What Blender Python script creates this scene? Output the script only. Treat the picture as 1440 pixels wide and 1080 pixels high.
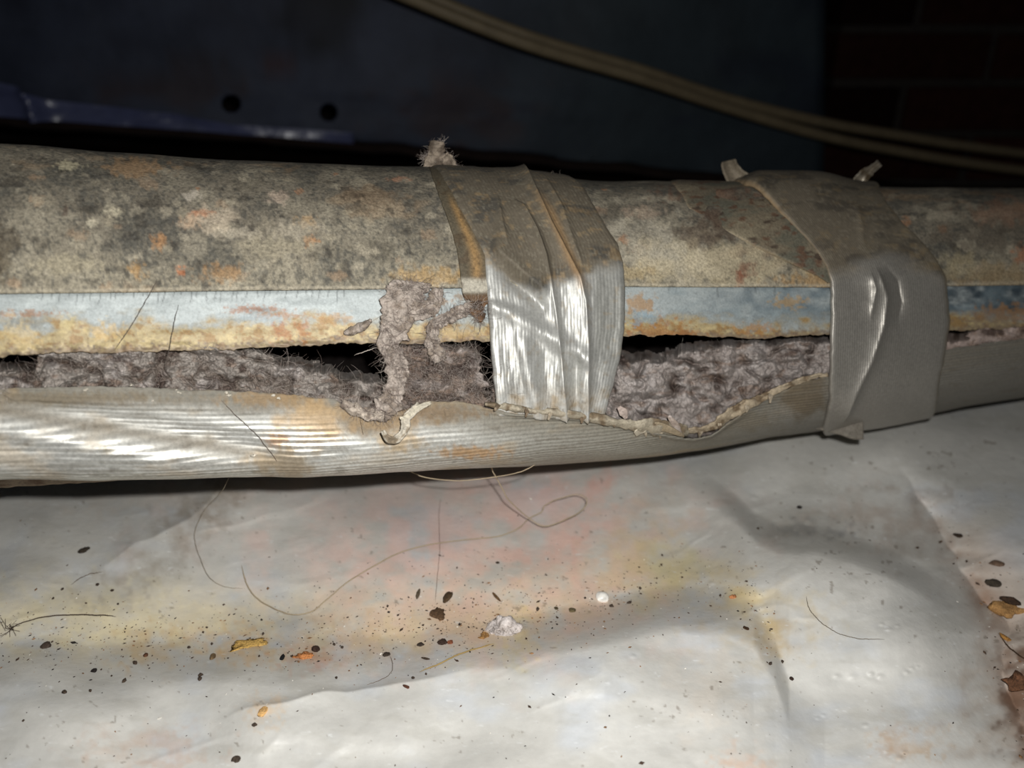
import bpy, math, random
import numpy as np
from mathutils import Vector, Matrix

random.seed(7); rng = np.random.default_rng(7)
SC = bpy.context.scene
for o in list(bpy.data.objects): bpy.data.objects.remove(o)
COL = SC.collection

# ------------------------------------------------------------------ camera, world, lights, exposure
F = 1130.0; CX, CY = 720.0, 540.0
CAMH = 0.20; PITCH = math.radians(25)
fwd = np.array([0, math.cos(PITCH), -math.sin(PITCH)])
upv = np.array([0, math.sin(PITCH), math.cos(PITCH)])
rgt = np.array([1.0, 0, 0]); cam0 = np.array([0, 0, CAMH])
cd = bpy.data.cameras.new('camera'); co = bpy.data.objects.new('camera', cd); COL.objects.link(co)
co.location = cam0; co.rotation_euler = (math.pi/2 - PITCH, 0, 0)
cd.sensor_width = 36; cd.lens = 36*F/1440; cd.clip_start = 0.01; cd.clip_end = 20
cd.dof.use_dof = True; cd.dof.focus_distance = 0.268; cd.dof.aperture_fstop = 9.0
SC.camera = co
w = bpy.data.worlds.new('world'); SC.world = w; w.use_nodes = True
w.node_tree.nodes['Background'].inputs[0].default_value = (0.6, 0.75, 1.0, 1)
w.node_tree.nodes['Background'].inputs[1].default_value = 0.006
ld = bpy.data.lights.new('flash', 'POINT'); ld.shadow_soft_size = 0.003; ld.energy = 4.3
ld.color = (1.0, 0.985, 0.96)
lo = bpy.data.objects.new('flash', ld); COL.objects.link(lo)
lo.location = cam0 + 0.016*upv + 0.013*rgt; lo.rotation_euler = (math.pi/2 - PITCH - math.radians(6), 0, math.radians(3))
SC.view_settings.view_transform = 'Standard'; SC.view_settings.look = 'None'
SC.view_settings.gamma = 1; SC.view_settings.exposure = 0.0; SC.view_settings.use_curve_mapping = False

# ------------------------------------------------------------------ noise
def _h(ix, iy, iz, seed):
    n = (ix.astype(np.int64)*374761393 + iy.astype(np.int64)*668265263 + iz.astype(np.int64)*2147483647 + seed*974711) & 0xffffffff
    n = ((n ^ (n >> 13))*1274126177) & 0xffffffff
    n = ((n ^ (n >> 16))*2246822519) & 0xffffffff
    return ((n ^ (n >> 15)) & 0xffffff)/float(0xffffff)*2 - 1
def vn(x, y, z=0.0, seed=0):
    x, y, z = np.broadcast_arrays(np.asarray(x, float), np.asarray(y, float), np.asarray(z, float))
    xi, yi, zi = np.floor(x), np.floor(y), np.floor(z)
    fx, fy, fz = x-xi, y-yi, z-zi
    s = lambda t: t*t*t*(t*(t*6-15)+10)
    fx, fy, fz = s(fx), s(fy), s(fz); r = 0
    for a in (0, 1):
        for b in (0, 1):
            q = 0
            if np.any(z):
                for c in (0, 1):
                    q = q + _h(xi+a, yi+b, zi+c, seed)*(fz if c else 1-fz)
            else: q = _h(xi+a, yi+b, zi, seed)
            r = r + q*(fx if a else 1-fx)*(fy if b else 1-fy)
    return r
def fbm(x, y, z=0.0, o=4, seed=0, gain=.5):
    r = 0; a = 1; t = 0
    for i in range(o):
        r = r + a*vn(np.asarray(x)*2.03**i + 17.3*i, np.asarray(y)*2.03**i - 9.1*i, z, seed+i); t += a; a *= gain
    return r/t*1.4
def sm(a, b, x):
    t = np.clip((x-a)/(b-a), 0, 1); return t*t*(3-2*t)
def lin(c):
    c = np.asarray(c, float)/255.0
    return np.where(c <= 0.04045, c/12.92, ((c+0.055)/1.055)**2.4)
def ip(pts):
    xs = [p[0] for p in pts]; ys = [p[1] for p in pts]
    return lambda x: np.interp(x, xs, ys)

# ------------------------------------------------------------------ mapping: camera coords -> world, the duct surface, the ground surface
def at(px, py, z):
    px, py, z = np.broadcast_arrays(np.asarray(px, float), np.asarray(py, float), np.asarray(z, float))
    x = (px-CX)/F*z; y = (CY-py)/F*z
    return cam0 + x[..., None]*rgt + y[..., None]*upv + z[..., None]*fwd
TOP = ip([(-450,184),(0,207),(100,213),(200,222),(300,229),(480,236),(600,241),(720,247),(860,263),(1000,265),(1200,267),(1440,270),(1900,278)])
BOT = ip([(-450,684),(0,669),(240,668),(400,665),(500,661),(600,656),(700,651),(800,645),(900,637),(1000,626),(1100,609),(1165,600),(1240,589),(1343,570),(1440,554),(1900,486)])
PXT = np.linspace(-450, 1900, 471)
ker = np.ones(9)/9
def _smooth(a): return np.convolve(np.pad(a, 4, mode='edge'), ker, 'valid')
topT = _smooth(TOP(PXT)); botT = _smooth(BOT(PXT))
DT = 1/(3.70 - 1.32*PXT/1440); tT = (PXT-CX)/F
kT = 1/(.961 - .275*tT)
NLT = np.interp(PXT, [-450, 420, 760, 1000, 1900], [10.0, 9.0, 4.0, 2.8, 2.6])
def rad(th, NL):
    c = np.abs(np.cos(th)); s = np.abs(np.sin(th))
    n = np.where(np.sin(th) < 0, NL, 2.0)
    return (c**n + s**n)**(-1/n)
ths = np.linspace(-math.pi, math.pi, 721)
RyT = DT*(botT-topT)/2/F; ycT = DT*(CY-(topT+botT)/2)/F
for it in range(60):
    r = rad(ths[None], NLT[:, None])
    z = DT[:, None] - (RyT*kT)[:, None]*r*np.cos(ths)
    y = ycT[:, None] + RyT[:, None]*r*np.sin(ths)
    py = CY - F*y/z
    t_, b_ = py.min(1), py.max(1)
    RyT = RyT*(1 + 0.8*((botT-topT)/(b_-t_)-1))
    ycT = ycT + 0.8*DT*((t_+b_)/2-(topT+botT)/2)/F
PYG = np.arange(150, 731)
THT = np.zeros((len(PXT), len(PYG)))
z = DT[:, None] - (RyT*kT)[:, None]*rad(ths[None], NLT[:, None])*np.cos(ths)
py = CY - F*(ycT[:, None] + RyT[:, None]*rad(ths[None], NLT[:, None])*np.sin(ths))/z
for i in range(len(PXT)):
    it, ib = py[i].argmin(), py[i].argmax()     # top silhouette angle > 0, bottom < 0
    seg = slice(ib, it+1); THT[i] = np.interp(PYG, py[i][seg][::-1], ths[seg][::-1])
def TH(px, py):
    px, py = np.broadcast_arrays(np.asarray(px, float), np.asarray(py, float))
    a = np.clip((px+450)/5, 0, len(PXT)-1.001); b = np.clip(py-150, 0, len(PYG)-1.001)
    i = a.astype(int); j = b.astype(int); u = a-i; v = b-j
    return (THT[i, j]*(1-u)*(1-v)+THT[i+1, j]*u*(1-v)+THT[i, j+1]*(1-u)*v+THT[i+1, j+1]*u*v)
def SC_(px, th, dr=0.0):      # camera-space y,z of the duct surface
    D = np.interp(px, PXT, DT); Ry = np.interp(px, PXT, RyT); k = np.interp(px, PXT, kT); yc = np.interp(px, PXT, ycT)
    r = rad(th, np.interp(px, PXT, NLT))
    return yc + (Ry*r+dr)*np.sin(th), D - (Ry*k*r+dr)*np.cos(th)
def S(px, th, dr=0.0):
    px, th, dr = np.broadcast_arrays(np.asarray(px, float), np.asarray(th, float), np.asarray(dr, float))
    y, z = SC_(px, th, dr)
    py = CY - F*y/z
    return at(px, py, z), py
def SP(px, py, dr=0.0):       # point seen at (px, py) lifted dr off the duct surface
    px, py, dr = np.broadcast_arrays(np.asarray(px, float), np.asarray(py, float), np.asarray(dr, float))
    y, z = SC_(px, TH(px, py), dr)
    return at(px, py, z)
L1 = ip([(-500,925),(80,905),(250,902),(420,903),(560,893),(700,880),(800,858),(900,836),(960,824),(1020,828),(1060,850),(1090,900),(1110,960),(1200,1000),(1900,1000)])
L2 = ip([(900,700),(1000,715),(1035,740),(1065,768),(1095,781),(1150,783),(1200,796),(1260,820),(1330,860),(1500,930)])
L3 = ip([(400,1180),(600,1220),(690,1285),(760,1338),(830,1382),(920,1418),(1020,1448),(1300,1500)])
def hgt(px, py):
    d = py - L1(px) + 9*vn(px/70, 3.3)
    A = np.interp(px, [-500,0,500,720,850,1000,1080,1160,1900], [7,7,7,12,16,13,7,0,0])
    h = A*(sm(-6, 66, d)-.55*sm(60, 260, d))
    h += np.interp(px, [-500,0,400,900,1200,1900], [4,4,5,6,2,0])*sm(0, -190, d)
    d2 = py - L2(px)
    w2 = sm(960, 1060, px)*(1-sm(1230, 1390, px))
    h += w2*11.0*np.where(d2 > 0, 1-sm(0, 170, d2)*.8, 1-1.0*sm(0, -46, d2)*(.3+.7*sm(-190, -60, d2)))
    e = px - L3(py) + 16*vn(py/55, 4.2) + 5*vn(py/17, 8.2)
    for (bx, by, br) in [(1177,951,4.5),(1199,952,7),(1225,948,4),(1238,951,5),(1276,946,4),(1283,940,4),(1290,938,3),(1217,1020,4),(1150,1010,3),(1158,1006,3),(1265,1066,5),(1272,1058,4),(1250,885,4),(1262,880,3),(1240,878,3),(1060,700,5),(1000,820,4),(890,923,4)]:
        q2 = ((px-bx)/br)**2+((py-by)/(br*.7))**2; h += .5*np.exp(-q2*.8) - .35*np.exp(-q2*.25)
    h += -10*np.exp(-np.abs(e)/np.where(e < 0, 62, 48))*sm(640, 760, py)
    g = (px-180)*.62+(py-790)*.78 + 12*vn(px/45, 2.2) + 10*vn(py/40, 6.6)
    h += 3.0*np.exp(-np.abs(g+6)/np.where(g < -6, 24, 60))*sm(100, 200, px)*(1-sm(330, 430, px))*sm(655,690,py)
    g2 = py - (1005 - .21*(px-330) + 8*vn(px/50, 9.1))
    h += 2.2*np.exp(-np.abs(g2)/np.where(g2 < 0, 8, 38))*sm(300, 380, px)*(1-sm(540, 700, px))
    h += 4.6*fbm(px/300, py/170, 0, 2, 11) + 1.0*fbm(px/130, py/75, 0, 2, 23) + .05*fbm(px/24, py/14, 0, 3, 31)
    rd = 1-np.abs(fbm(px/150+2, py/60+px/260, 0, 3, 41)); h += .25*np.maximum(rd-.72, 0)/.28*sm(-.2, .6, vn(px/200, py/120, 0, 6))
    return h*.001 - .004
def G(px, py, lift=0.0):
    px, py, lift = np.broadcast_arrays(np.asarray(px, float), np.asarray(py, float), np.asarray(lift, float))
    dz = (CY-py)/F*upv[2] + fwd[2]
    t = (-CAMH + hgt(px, py) + lift)/dz
    return at(px, py, t)

# ------------------------------------------------------------------ object helpers
def tag(o, label=None, cat=None, group=None, kind=None):
    if label: o['label'] = label
    if cat: o['category'] = cat
    if group: o['group'] = group
    if kind: o['kind'] = kind
    return o
def empty(name, loc, label, cat, group=None):
    o = bpy.data.objects.new(name, None); COL.objects.link(o); o.location = [float(v) for v in loc]
    o.empty_display_size = .01
    return tag(o, label, cat, group)
def mesh_obj(name, V, Fc, mat, parent=None, col=None, uv=None, smooth=True, origin=None):
    V = np.asarray(V, float).reshape(-1, 3)
    if origin is None:
        origin = np.array(parent.location) if parent is not None else np.array([V[:, 0].mean(), V[:, 1].mean(), V[:, 2].min()])
    V = V - origin
    me = bpy.data.meshes.new(name)
    if isinstance(Fc, np.ndarray):
        nf, k = Fc.shape
        me.vertices.add(len(V)); me.vertices.foreach_set('co', V.astype(np.float32).ravel())
        me.loops.add(nf*k); me.loops.foreach_set('vertex_index', Fc.astype(np.int32).ravel())
        me.polygons.add(nf); me.polygons.foreach_set('loop_start', np.arange(0, nf*k, k, dtype=np.int32))
        me.update(calc_edges=True)
    else:
        me.from_pydata([tuple(v) for v in V], [], Fc)
    me.polygons.foreach_set('use_smooth', np.full(len(me.polygons), smooth)); 
    if col is not None:
        col = np.asarray(col); nc = col.shape[-1]; c = np.ones((len(V), 4), np.float32); c[:, :nc] = col.reshape(-1, nc)
        a = me.color_attributes.new('Col', 'FLOAT_COLOR', 'POINT'); a.data.foreach_set('color', c.ravel())
    if uv is not None:
        uv = np.asarray(uv, float).reshape(-1, 2); li = np.zeros(len(me.loops), np.int32); me.loops.foreach_get('vertex_index', li)
        l = me.uv_layers.new(name='UVMap'); l.data.foreach_set('uv', uv[li].astype(np.float32).ravel())
    me.materials.append(mat); me.validate(); me.update()
    o = bpy.data.objects.new(name, me); COL.objects.link(o)
    if parent is not None: o.parent = parent
    else: o.location = [float(v) for v in origin]
    return o
def gridF(ny, nx, off=0):
    i = np.arange(ny-1)[:, None]*nx + np.arange(nx-1)[None]
    return np.stack([i, i+1, i+nx+1, i+nx], -1).reshape(-1, 4) + off
def grid(name, P, mat, parent=None, col=None, uv=None, solid=0, mask=None, off=-1, flip=False):
    ny, nx = P.shape[:2]; Fc = gridF(ny, nx)
    if flip: Fc = Fc[:, ::-1]
    if mask is not None:
        m = mask.reshape(-1); Fc = Fc[m[Fc].all(1)]
    o = mesh_obj(name, P, Fc, mat, parent, col, uv)
    if solid:
        s = o.modifiers.new('thickness', 'SOLIDIFY'); s.thickness = solid; s.offset = off
    return o
def tubes(name, paths, radii, mat, parent=None, col=None, sides=4, origin=None, kind=None):
    """paths: list of (n,3) arrays; joined tapered tubes"""
    Vs = []; Fs = []; Cs = []; off = 0
    for k, (P, R) in enumerate(zip(paths, radii)):
        P = np.asarray(P); n = len(P); R = np.broadcast_to(np.asarray(R, float), (n,))
        T = np.gradient(P, axis=0); T /= np.linalg.norm(T, axis=1, keepdims=True)+1e-12
        ref = np.array([.31, .52, .79]); A = np.cross(T, ref); A /= np.linalg.norm(A, axis=1, keepdims=True)+1e-9
        B = np.cross(T, A)
        an = np.arange(sides)/sides*2*math.pi
        ring = P[:, None] + R[:, None, None]*(np.cos(an)[None, :, None]*A[:, None]+np.sin(an)[None, :, None]*B[:, None])
        Vs.append(ring.reshape(-1, 3))
        i = np.arange(n-1)[:, None]*sides; j = np.arange(sides)[None]; j2 = (j+1) % sides
        Fs.append(np.stack([i+j, i+j2, i+sides+j2, i+sides+j], -1).reshape(-1, 4)+off); off += n*sides
        if col is not None: Cs.append(np.broadcast_to(np.asarray(col[k] if isinstance(col, list) else col, float), (n*sides, 3)))
    o = mesh_obj(name, np.concatenate(Vs), np.concatenate(Fs), mat, parent, np.concatenate(Cs) if col is not None else None, origin=origin)
    if kind: o['kind'] = kind
    return o
def spline(P, n=12):
    P = np.asarray(P, float); Q = np.vstack([2*P[0]-P[1], P, 2*P[-1]-P[-2]]); out = []
    for i in range(len(P)-1):
        a, b, c, d = Q[i:i+4]; t = np.linspace(0, 1, n, endpoint=False)[:, None]
        out.append(.5*((2*b)+(-a+c)*t+(2*a-5*b+4*c-d)*t**2+(-a+3*b-3*c+d)*t**3))
    out.append(P[-1:]); return np.vstack(out)

# ------------------------------------------------------------------ materials
def material(name, rough=.6, metal=0, spec=.5, base=None, nscale=600, nstr=.25, bscale=900, bstr=.2, bdist=.0004, ribs=0, ribstr=.0,
             rvar=0, coat=0, ribdist=.0002, gain=1.0, alphadirt=False, wob=.35):
    m = bpy.data.materials.new(name); m.use_nodes = True; nt = m.node_tree; N = nt.nodes; L = nt.links
    b = N['Principled BSDF']; b.inputs['Roughness'].default_value = rough; b.inputs['Metallic'].default_value = metal
    b.inputs['Specular IOR Level'].default_value = spec
    tc = N.new('ShaderNodeTexCoord')
    if base is None:
        a = N.new('ShaderNodeAttribute'); a.attribute_name = 'Col'; csrc = a.outputs['Color']
    else:
        a = N.new('ShaderNodeRGB'); a.outputs[0].default_value = (*[float(v) for v in lin(base)], 1); csrc = a.outputs[0]
    n1 = N.new('ShaderNodeTexNoise'); n1.inputs['Scale'].default_value = nscale; n1.inputs['Detail'].default_value = 5; n1.inputs['Roughness'].default_value = .65
    L.new(tc.outputs['Object'], n1.inputs['Vector'])
    mr = N.new('ShaderNodeMapRange'); mr.inputs[1].default_value = .3; mr.inputs[2].default_value = .7
    mr.inputs[3].default_value = gain*(1-nstr); mr.inputs[4].default_value = gain*(1+nstr)
    L.new(n1.outputs[0], mr.inputs[0])
    mx = N.new('ShaderNodeVectorMath'); mx.operation = 'SCALE'; L.new(csrc, mx.inputs[0]); L.new(mr.outputs[0], mx.inputs['Scale'])
    L.new(mx.outputs[0], b.inputs['Base Color'])
    if rvar:
        mr2 = N.new('ShaderNodeMapRange'); mr2.inputs[1].default_value = .35; mr2.inputs[2].default_value = .65
        mr2.inputs[3].default_value = max(.05, rough-rvar); mr2.inputs[4].default_value = min(1, rough+rvar)
        n3 = N.new('ShaderNodeTexNoise'); n3.inputs['Scale'].default_value = nscale*.12; n3.inputs['Detail'].default_value = 4
        L.new(tc.outputs['Object'], n3.inputs['Vector']); L.new(n3.outputs[0], mr2.inputs[0]); L.new(mr2.outputs[0], b.inputs['Roughness'])
    n2 = N.new('ShaderNodeTexNoise'); n2.inputs['Scale'].default_value = bscale; n2.inputs['Detail'].default_value = 4
    L.new(tc.outputs['Object'], n2.inputs['Vector'])
    bp = N.new('ShaderNodeBump'); bp.inputs['Strength'].default_value = bstr; bp.inputs['Distance'].default_value = bdist
    L.new(n2.outputs[0], bp.inputs['Height']); last = bp
    if ribs:
        sx = N.new('ShaderNodeSeparateXYZ'); L.new(tc.outputs['UV'], sx.inputs[0])
        ad = N.new('ShaderNodeMath'); ad.operation = 'MULTIPLY_ADD'; L.new(n1.outputs[0], ad.inputs[0]); ad.inputs[1].default_value = wob
        mu = N.new('ShaderNodeMath'); mu.operation = 'MULTIPLY'; L.new(sx.outputs[0], mu.inputs[0]); mu.inputs[1].default_value = ribs
        L.new(mu.outputs[0], ad.inputs[2])
        si = N.new('ShaderNodeMath'); si.operation = 'SINE'; L.new(ad.outputs[0], si.inputs[0])
        b2 = N.new('ShaderNodeBump'); b2.inputs['Strength'].default_value = ribstr; b2.inputs['Distance'].default_value = ribdist
        L.new(si.outputs[0], b2.inputs['Height']); L.new(bp.outputs[0], b2.inputs['Normal']); last = b2
    L.new(last.outputs[0], b.inputs['Normal'])
    if coat: b.inputs['Coat Weight'].default_value = coat; b.inputs['Coat Roughness'].default_value = .3
    if alphadirt:
        mm = N.new('ShaderNodeMath'); mm.operation = 'MULTIPLY'; L.new(a.outputs['Alpha'], mm.inputs[0]); mm.inputs[1].default_value = metal; L.new(mm.outputs[0], b.inputs['Metallic'])
        mr4 = N.new('ShaderNodeMapRange'); mr4.inputs[3].default_value = .8; mr4.inputs[4].default_value = rough; L.new(a.outputs['Alpha'], mr4.inputs[0]); L.new(mr4.outputs[0], b.inputs['Roughness'])
    return m
M_sheet = material('dirty_galvanized', .75, .0, .3, nscale=1100, nstr=.42, bscale=900, bstr=.6, bdist=.0003, gain=.74)
M_strip = material('clean_galvanized', .55, .1, .45, nscale=1300, nstr=.16, bscale=1100, bstr=.4, bdist=.0002, gain=.66)
M_tape = material('silver_duct_tape', .47, .6, .5, nscale=900, nstr=.16, bscale=500, bstr=.3, bdist=.0002, ribs=6.2832, ribstr=.2, ribdist=.00013, alphadirt=True, gain=.9, wob=.25)
M_lowtape = material('ribbed_low_tape', .45, .6, .5, nscale=900, nstr=.2, bscale=500, bstr=.3, bdist=.0002, ribs=6.2832, ribstr=.42, ribdist=.00018, alphadirt=True, gain=.9, wob=.5)
M_tapeold = material('dirt_covered_tape', .72, .0, .35, nscale=1100, nstr=.35, bscale=700, bstr=.5, bdist=.0003, gain=.8)
M_lint = material('grey_lint', 1.0, 0, .03, nscale=1100, nstr=.28, bscale=1500, bstr=.7, bdist=.0006, gain=.95)
M_fibre = material('lint_fibre', .8, 0, .25, nscale=300, nstr=.15, bstr=0, gain=.9)
M_inner = material('gap_shade_black', 1.0, 0, .05, base=(22, 19, 18), nscale=200, nstr=.3)  # near-black by choice: shade inside the split put into the colour
M_plastic = material('cloudy_plastic', .46, 0, .5, nscale=170, nstr=.06, bscale=420, bstr=.4, bdist=.0003, rvar=.08, gain=1.22)
M_crumb = material('soil_crumb', .85, 0, .3, nscale=1500, nstr=.55, bscale=2200, bstr=1, bdist=.0006, gain=.95)
M_white = material('translucent_white', .3, 0, .5, nscale=900, nstr=.1, gain=1.25)
M_panel = material('dull_sheet_metal', .6, .1, .3, gain=.62, nscale=18, nstr=.25, bscale=40, bstr=.3, bdist=.003)
M_cable = material('beige_cable_jacket', .6, 0, .4, base=(112, 100, 78), nscale=60, nstr=.15, bscale=60, bstr=.3, bdist=.001)
M_brick = material('dark_red_brick', .9, 0, .1, gain=.3, nscale=60, nstr=.35, bscale=120, bstr=.6, bdist=.002)
M_mortar = material('grey_mortar', .95, 0, .2, base=(50, 46, 43), nscale=90, nstr=.3, bscale=160, bstr=.6, bdist=.002)
M_soil = material('dark_soil', 1, 0, .1, base=(52, 40, 32), nscale=40, nstr=.5, bscale=50, bstr=1, bdist=.006)

def mixc(c, col, m):
    return c*(1-m[..., None]) + lin(col)*m[..., None]
def blob(px, py, x, y, rx, ry, n=.45, ns=None, sharp=.25, seed=1, rot=0):
    ns = ns or max(4, min(rx, ry)*.6)
    a = math.radians(rot); dx = (px-x)*math.cos(a)+(py-y)*math.sin(a); dy = -(px-x)*math.sin(a)+(py-y)*math.cos(a)
    d = np.sqrt((dx/rx)**2+(dy/ry)**2)
    far = d > 2.2
    nz = np.zeros_like(d); near = ~far
    if near.any(): nz[near] = fbm(px[near]/ns, py[near]/ns, 0, 3, seed)*n
    return (1-sm(1-sharp, 1+sharp, d+nz))*near

# ================================================================== SETTING
# soil, back wall
gx = np.linspace(-1.6, 1.9, 90); gy = np.linspace(.02, 2.2, 60); XX, YY = np.meshgrid(gx, gy)
ZZ = -.02 + .012*fbm(XX*6, YY*6, 0, 4, 5) - .006
P = np.stack([XX, YY, ZZ], -1)
floor = grid('floor', P, M_soil); floor['kind'] = 'structure'
# back foundation wall (dark earth-stained render)
c0 = np.array([-1.6, 1.50]); c1 = np.array([1.9, 1.75])
u = np.linspace(0, 1, 60); v = np.linspace(-.05, .9, 20); UU, VV = np.meshgrid(u, v)
P = np.stack([c0[0]+(c1[0]-c0[0])*UU, c0[1]+(c1[1]-c0[1])*UU + .006*fbm(UU*20, VV*8, 0, 3, 4), VV], -1)
M_wall = material('stained_foundation_wall', .95, 0, .1, base=(44, 38, 36), nscale=12, nstr=.4, bscale=40, bstr=.6, bdist=.004)
wall = grid('wall_back', P, M_wall); wall['kind'] = 'structure'

# brick pier on the right, one object per brick
def pt_on(px, py, Y):       # world point on the plane y=Y seen at the pixel
    d = at(px, py, 1.0) - cam0
    return cam0 + d*(Y/d[1])
pierY = 1.16
a = pt_on(1168, 120, pierY); xw0 = a[0]
pier = empty('brick_pier', (xw0+.35, pierY+.05, -.02), 'unlit dark red brick pier far back at the upper right, behind the cables', 'brick pier')
def box(x0, x1, y0, y1, z0, z1):
    V = [(x, y, z) for x in (x0, x1) for y in (y0, y1) for z in (z0, z1)]
    return np.array(V), [(0,1,3,2),(4,6,7,5),(0,4,5,1),(2,3,7,6),(0,2,6,4),(1,5,7,3)]
V, Fc = box(xw0+.006, xw0+.9, pierY+.006, pierY+.12, -.03, .62)
mo = mesh_obj('mortar', V, Fc, M_mortar, pier, smooth=False)
bh, bl, jt = .057, .205, .010
def brick_mesh(l, seed):
    V, Fc = box(0, l, 0, .09, 0, bh)
    V = V + np.random.default_rng(seed).normal(0, .0008, V.shape)
    c = lin((78, 46, 38))*(1+.35*np.random.default_rng(seed).normal()) 
    me_o = mesh_obj('brick', V, Fc, M_brick, None, np.tile(np.clip(c, .004, 1), (8, 1)), smooth=False, origin=np.zeros(3))
    bpy.data.objects.remove(me_o); return bpy.data.meshes['brick'] if False else None
brick_src = []
for s in range(5):
    for l in (bl, bl/2-jt/2):
        V, Fc = box(0, l, 0, .09, 0, bh); rr = np.random.default_rng(s*7+int(l*1000))
        V = V + rr.normal(0, .0008, V.shape); c = np.clip(lin((82, 48, 40))*(1+.3*rr.normal()), .004, 1)
        o = mesh_obj('brick', V, Fc, M_brick, None, np.tile(c, (8, 1)), smooth=False, origin=np.zeros(3))
        be = o.modifiers.new('worn_edges', 'BEVEL'); be.width = .002; be.segments = 1
        brick_src.append((l, o))
for r in range(9):
    x = 0; first = r % 2
    while x < .86:
        l = bl/2-jt/2 if (x == 0 and first) else bl
        cand = [o for (q, o) in brick_src if abs(q-l) < 1e-6]; src = random.choice(cand)
        o = src.copy(); COL.objects.link(o); o.name = 'brick'; o.parent = pier
        o.location = (xw0 + x - pier.location.x, pierY - pier.location.y + random.uniform(-.002, .002), -.02 + r*(bh+jt) - pier.location.z)
        x += l+jt
for l, o in brick_src: bpy.data.objects.remove(o)

# sheet-metal panel in the background with two screw holes
def ppt(px, py):            # panel plane: from (-1.1,.80) to (1.0,1.12) in plan
    d = at(px, py, 1.0) - cam0
    A = np.array([-.6, .80]); B = np.array([1.0, 1.04]); n = np.array([-(B-A)[1], (B-A)[0]])
    t = (A@n)/(d[..., 0]*n[0]+d[..., 1]*n[1]) if d.ndim > 1 else (A@n)/(d[0]*n[0]+d[1]*n[1])
    return cam0 + d*(t[..., None] if d.ndim > 1 else t)
pan = empty('sheet_metal_panel', ppt(600, 190), 'dark blue-grey sheet metal panel with two round holes, across the background behind the pipe', 'panel')
holes = [(325, 146, 12), (462, 158, 11)]
low = ip([(-400,140),(0,160),(120,168),(250,178),(400,188),(520,200),(700,212),(900,232),(1165,262)])
xs = np.concatenate([np.linspace(-420, 290, 36), np.arange(292, 500, 2.0), np.linspace(504, 1160, 42)])
ys = np.concatenate([np.linspace(-260, 120, 14), np.arange(122, 186, 2.0), np.linspace(190, 262, 12)])
XX, YY = np.meshgrid(xs, ys)
lw = low(XX) + 3*vn(XX/40, 1.2)
Y2 = np.minimum(YY, lw)
P = ppt(XX, Y2)
P = P + (.004*fbm(XX/200, YY/120, 0, 3, 8))[..., None]*np.array([0, 1, 0])
keep = np.ones(XX.shape, bool)
for hx, hy, hr in holes: keep &= ((XX-hx)**2+(Y2-hy)**2) > hr**2
c = np.zeros(XX.shape+(3,)) + lin((66, 74, 94))
c = mixc(c, (58, 70, 78), sm(500, 900, XX))
c = mixc(c, (14, 15, 18), blob(XX, YY, 452, 10, 58, 60, .25, 30, .35, 3, rot=0)*.85)
c = mixc(c, (74, 54, 46), blob(XX, YY, 240, 120, 90, 24, .8, 26, .6, 4)*.5)
c = mixc(c, (80, 48, 44), blob(XX, YY, 388, 92, 22, 14, .6, 10, .5, 5)*.6)
c = mixc(c, (76, 50, 42), blob(XX, YY, 640, 150, 80, 40, .8, 26, .6, 6)*.5)
c = mixc(c, (40, 46, 66), sm(.1, .7, fbm(XX/80, YY/50, 0, 3, 12))*.5)
pm = grid('metal_face', P, M_panel, pan, c, mask=keep, solid=.003, off=1)
# a folded lower lip
xs2 = np.linspace(-420, 1160, 120)
rows = []
for k in range(5):
    q = ppt(xs2, low(xs2) + 3*vn(xs2/40, 1.2)); q = q + np.array([0, -.012*math.sin(k/4*math.pi), -.012*k/4])*1.0; rows.append(q)
grid('lower_lip', np.array(rows), material('rust_brown_lip', .9, 0, .2, base=(34, 24, 20), nscale=30, nstr=.4), pan)
# crumpled scrap of plastic tucked along the lower lip at left
u = np.linspace(0, 1, 110); v = np.linspace(0, 1, 26); UU, VV = np.meshgrid(u, v)
px = -60 + 560*UU; top = np.interp(px, [-60,0,40,75,140,250,330,500], [100,112,120,138,146,158,172,184]) ; bot = low(px)+2
py = top + (bot-top)*VV
P = ppt(px, py); nn = fbm(px/90, py/36, 0, 2, 19)
fold = np.exp(-np.abs((px-58)-(py-140)*.4)/10.0)
P = P + (-.012 - .005*nn - .02*fold*sm(110,130,py))[..., None]*np.array([0, 1, 0])
grid('plastic_scrap', P, material('bluish_thin_plastic', .3, 0, .6, base=(78, 84, 116), nscale=40, nstr=.2, bscale=60, bstr=.4, bdist=.003), solid=.0006)
tag(bpy.data.objects['plastic_scrap'], 'bluish crumpled plastic scrap along the foot of the dark metal panel, far left', 'plastic scrap')

# two cables crossing the background
def cable(name, pts, label):
    p2 = spline([(a, b) for a, b, _ in pts], 14); yy = np.interp(p2[:, 0], [a for a, _, _ in pts], [c for _, _, c in pts])
    d = at(p2[:, 0], p2[:, 1], 1.0) - cam0; P = cam0 + d*(yy/d[:, 1])[:, None]
    o = tubes(name, [P], [.0052], M_cable, sides=14); return tag(o, label, 'cable', None)
cable('electrical_cable', [(-300,-420,.62),(150,-200,.66),(470,-50,.70),(590,3,.72),(740,62,.74),(900,110,.78),(1010,147,.82),(1140,186,.86),(1250,210,.90),(1440,240,.95),(1900,296,1.05),(2600,330,1.1)],
      'dull beige cable crossing the dark background, the lower of the two')
cable('electrical_cable', [(-300,-436,.63),(160,-214,.67),(480,-62,.71),(600,-6,.73),(745,52,.75),(900,98,.79),(1010,135,.83),(1140,168,.87),(1250,188,.91),(1440,216,.96),(1900,268,1.06),(2600,300,1.11)],
      'dull beige cable crossing the dark background, the upper of the two')

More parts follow.
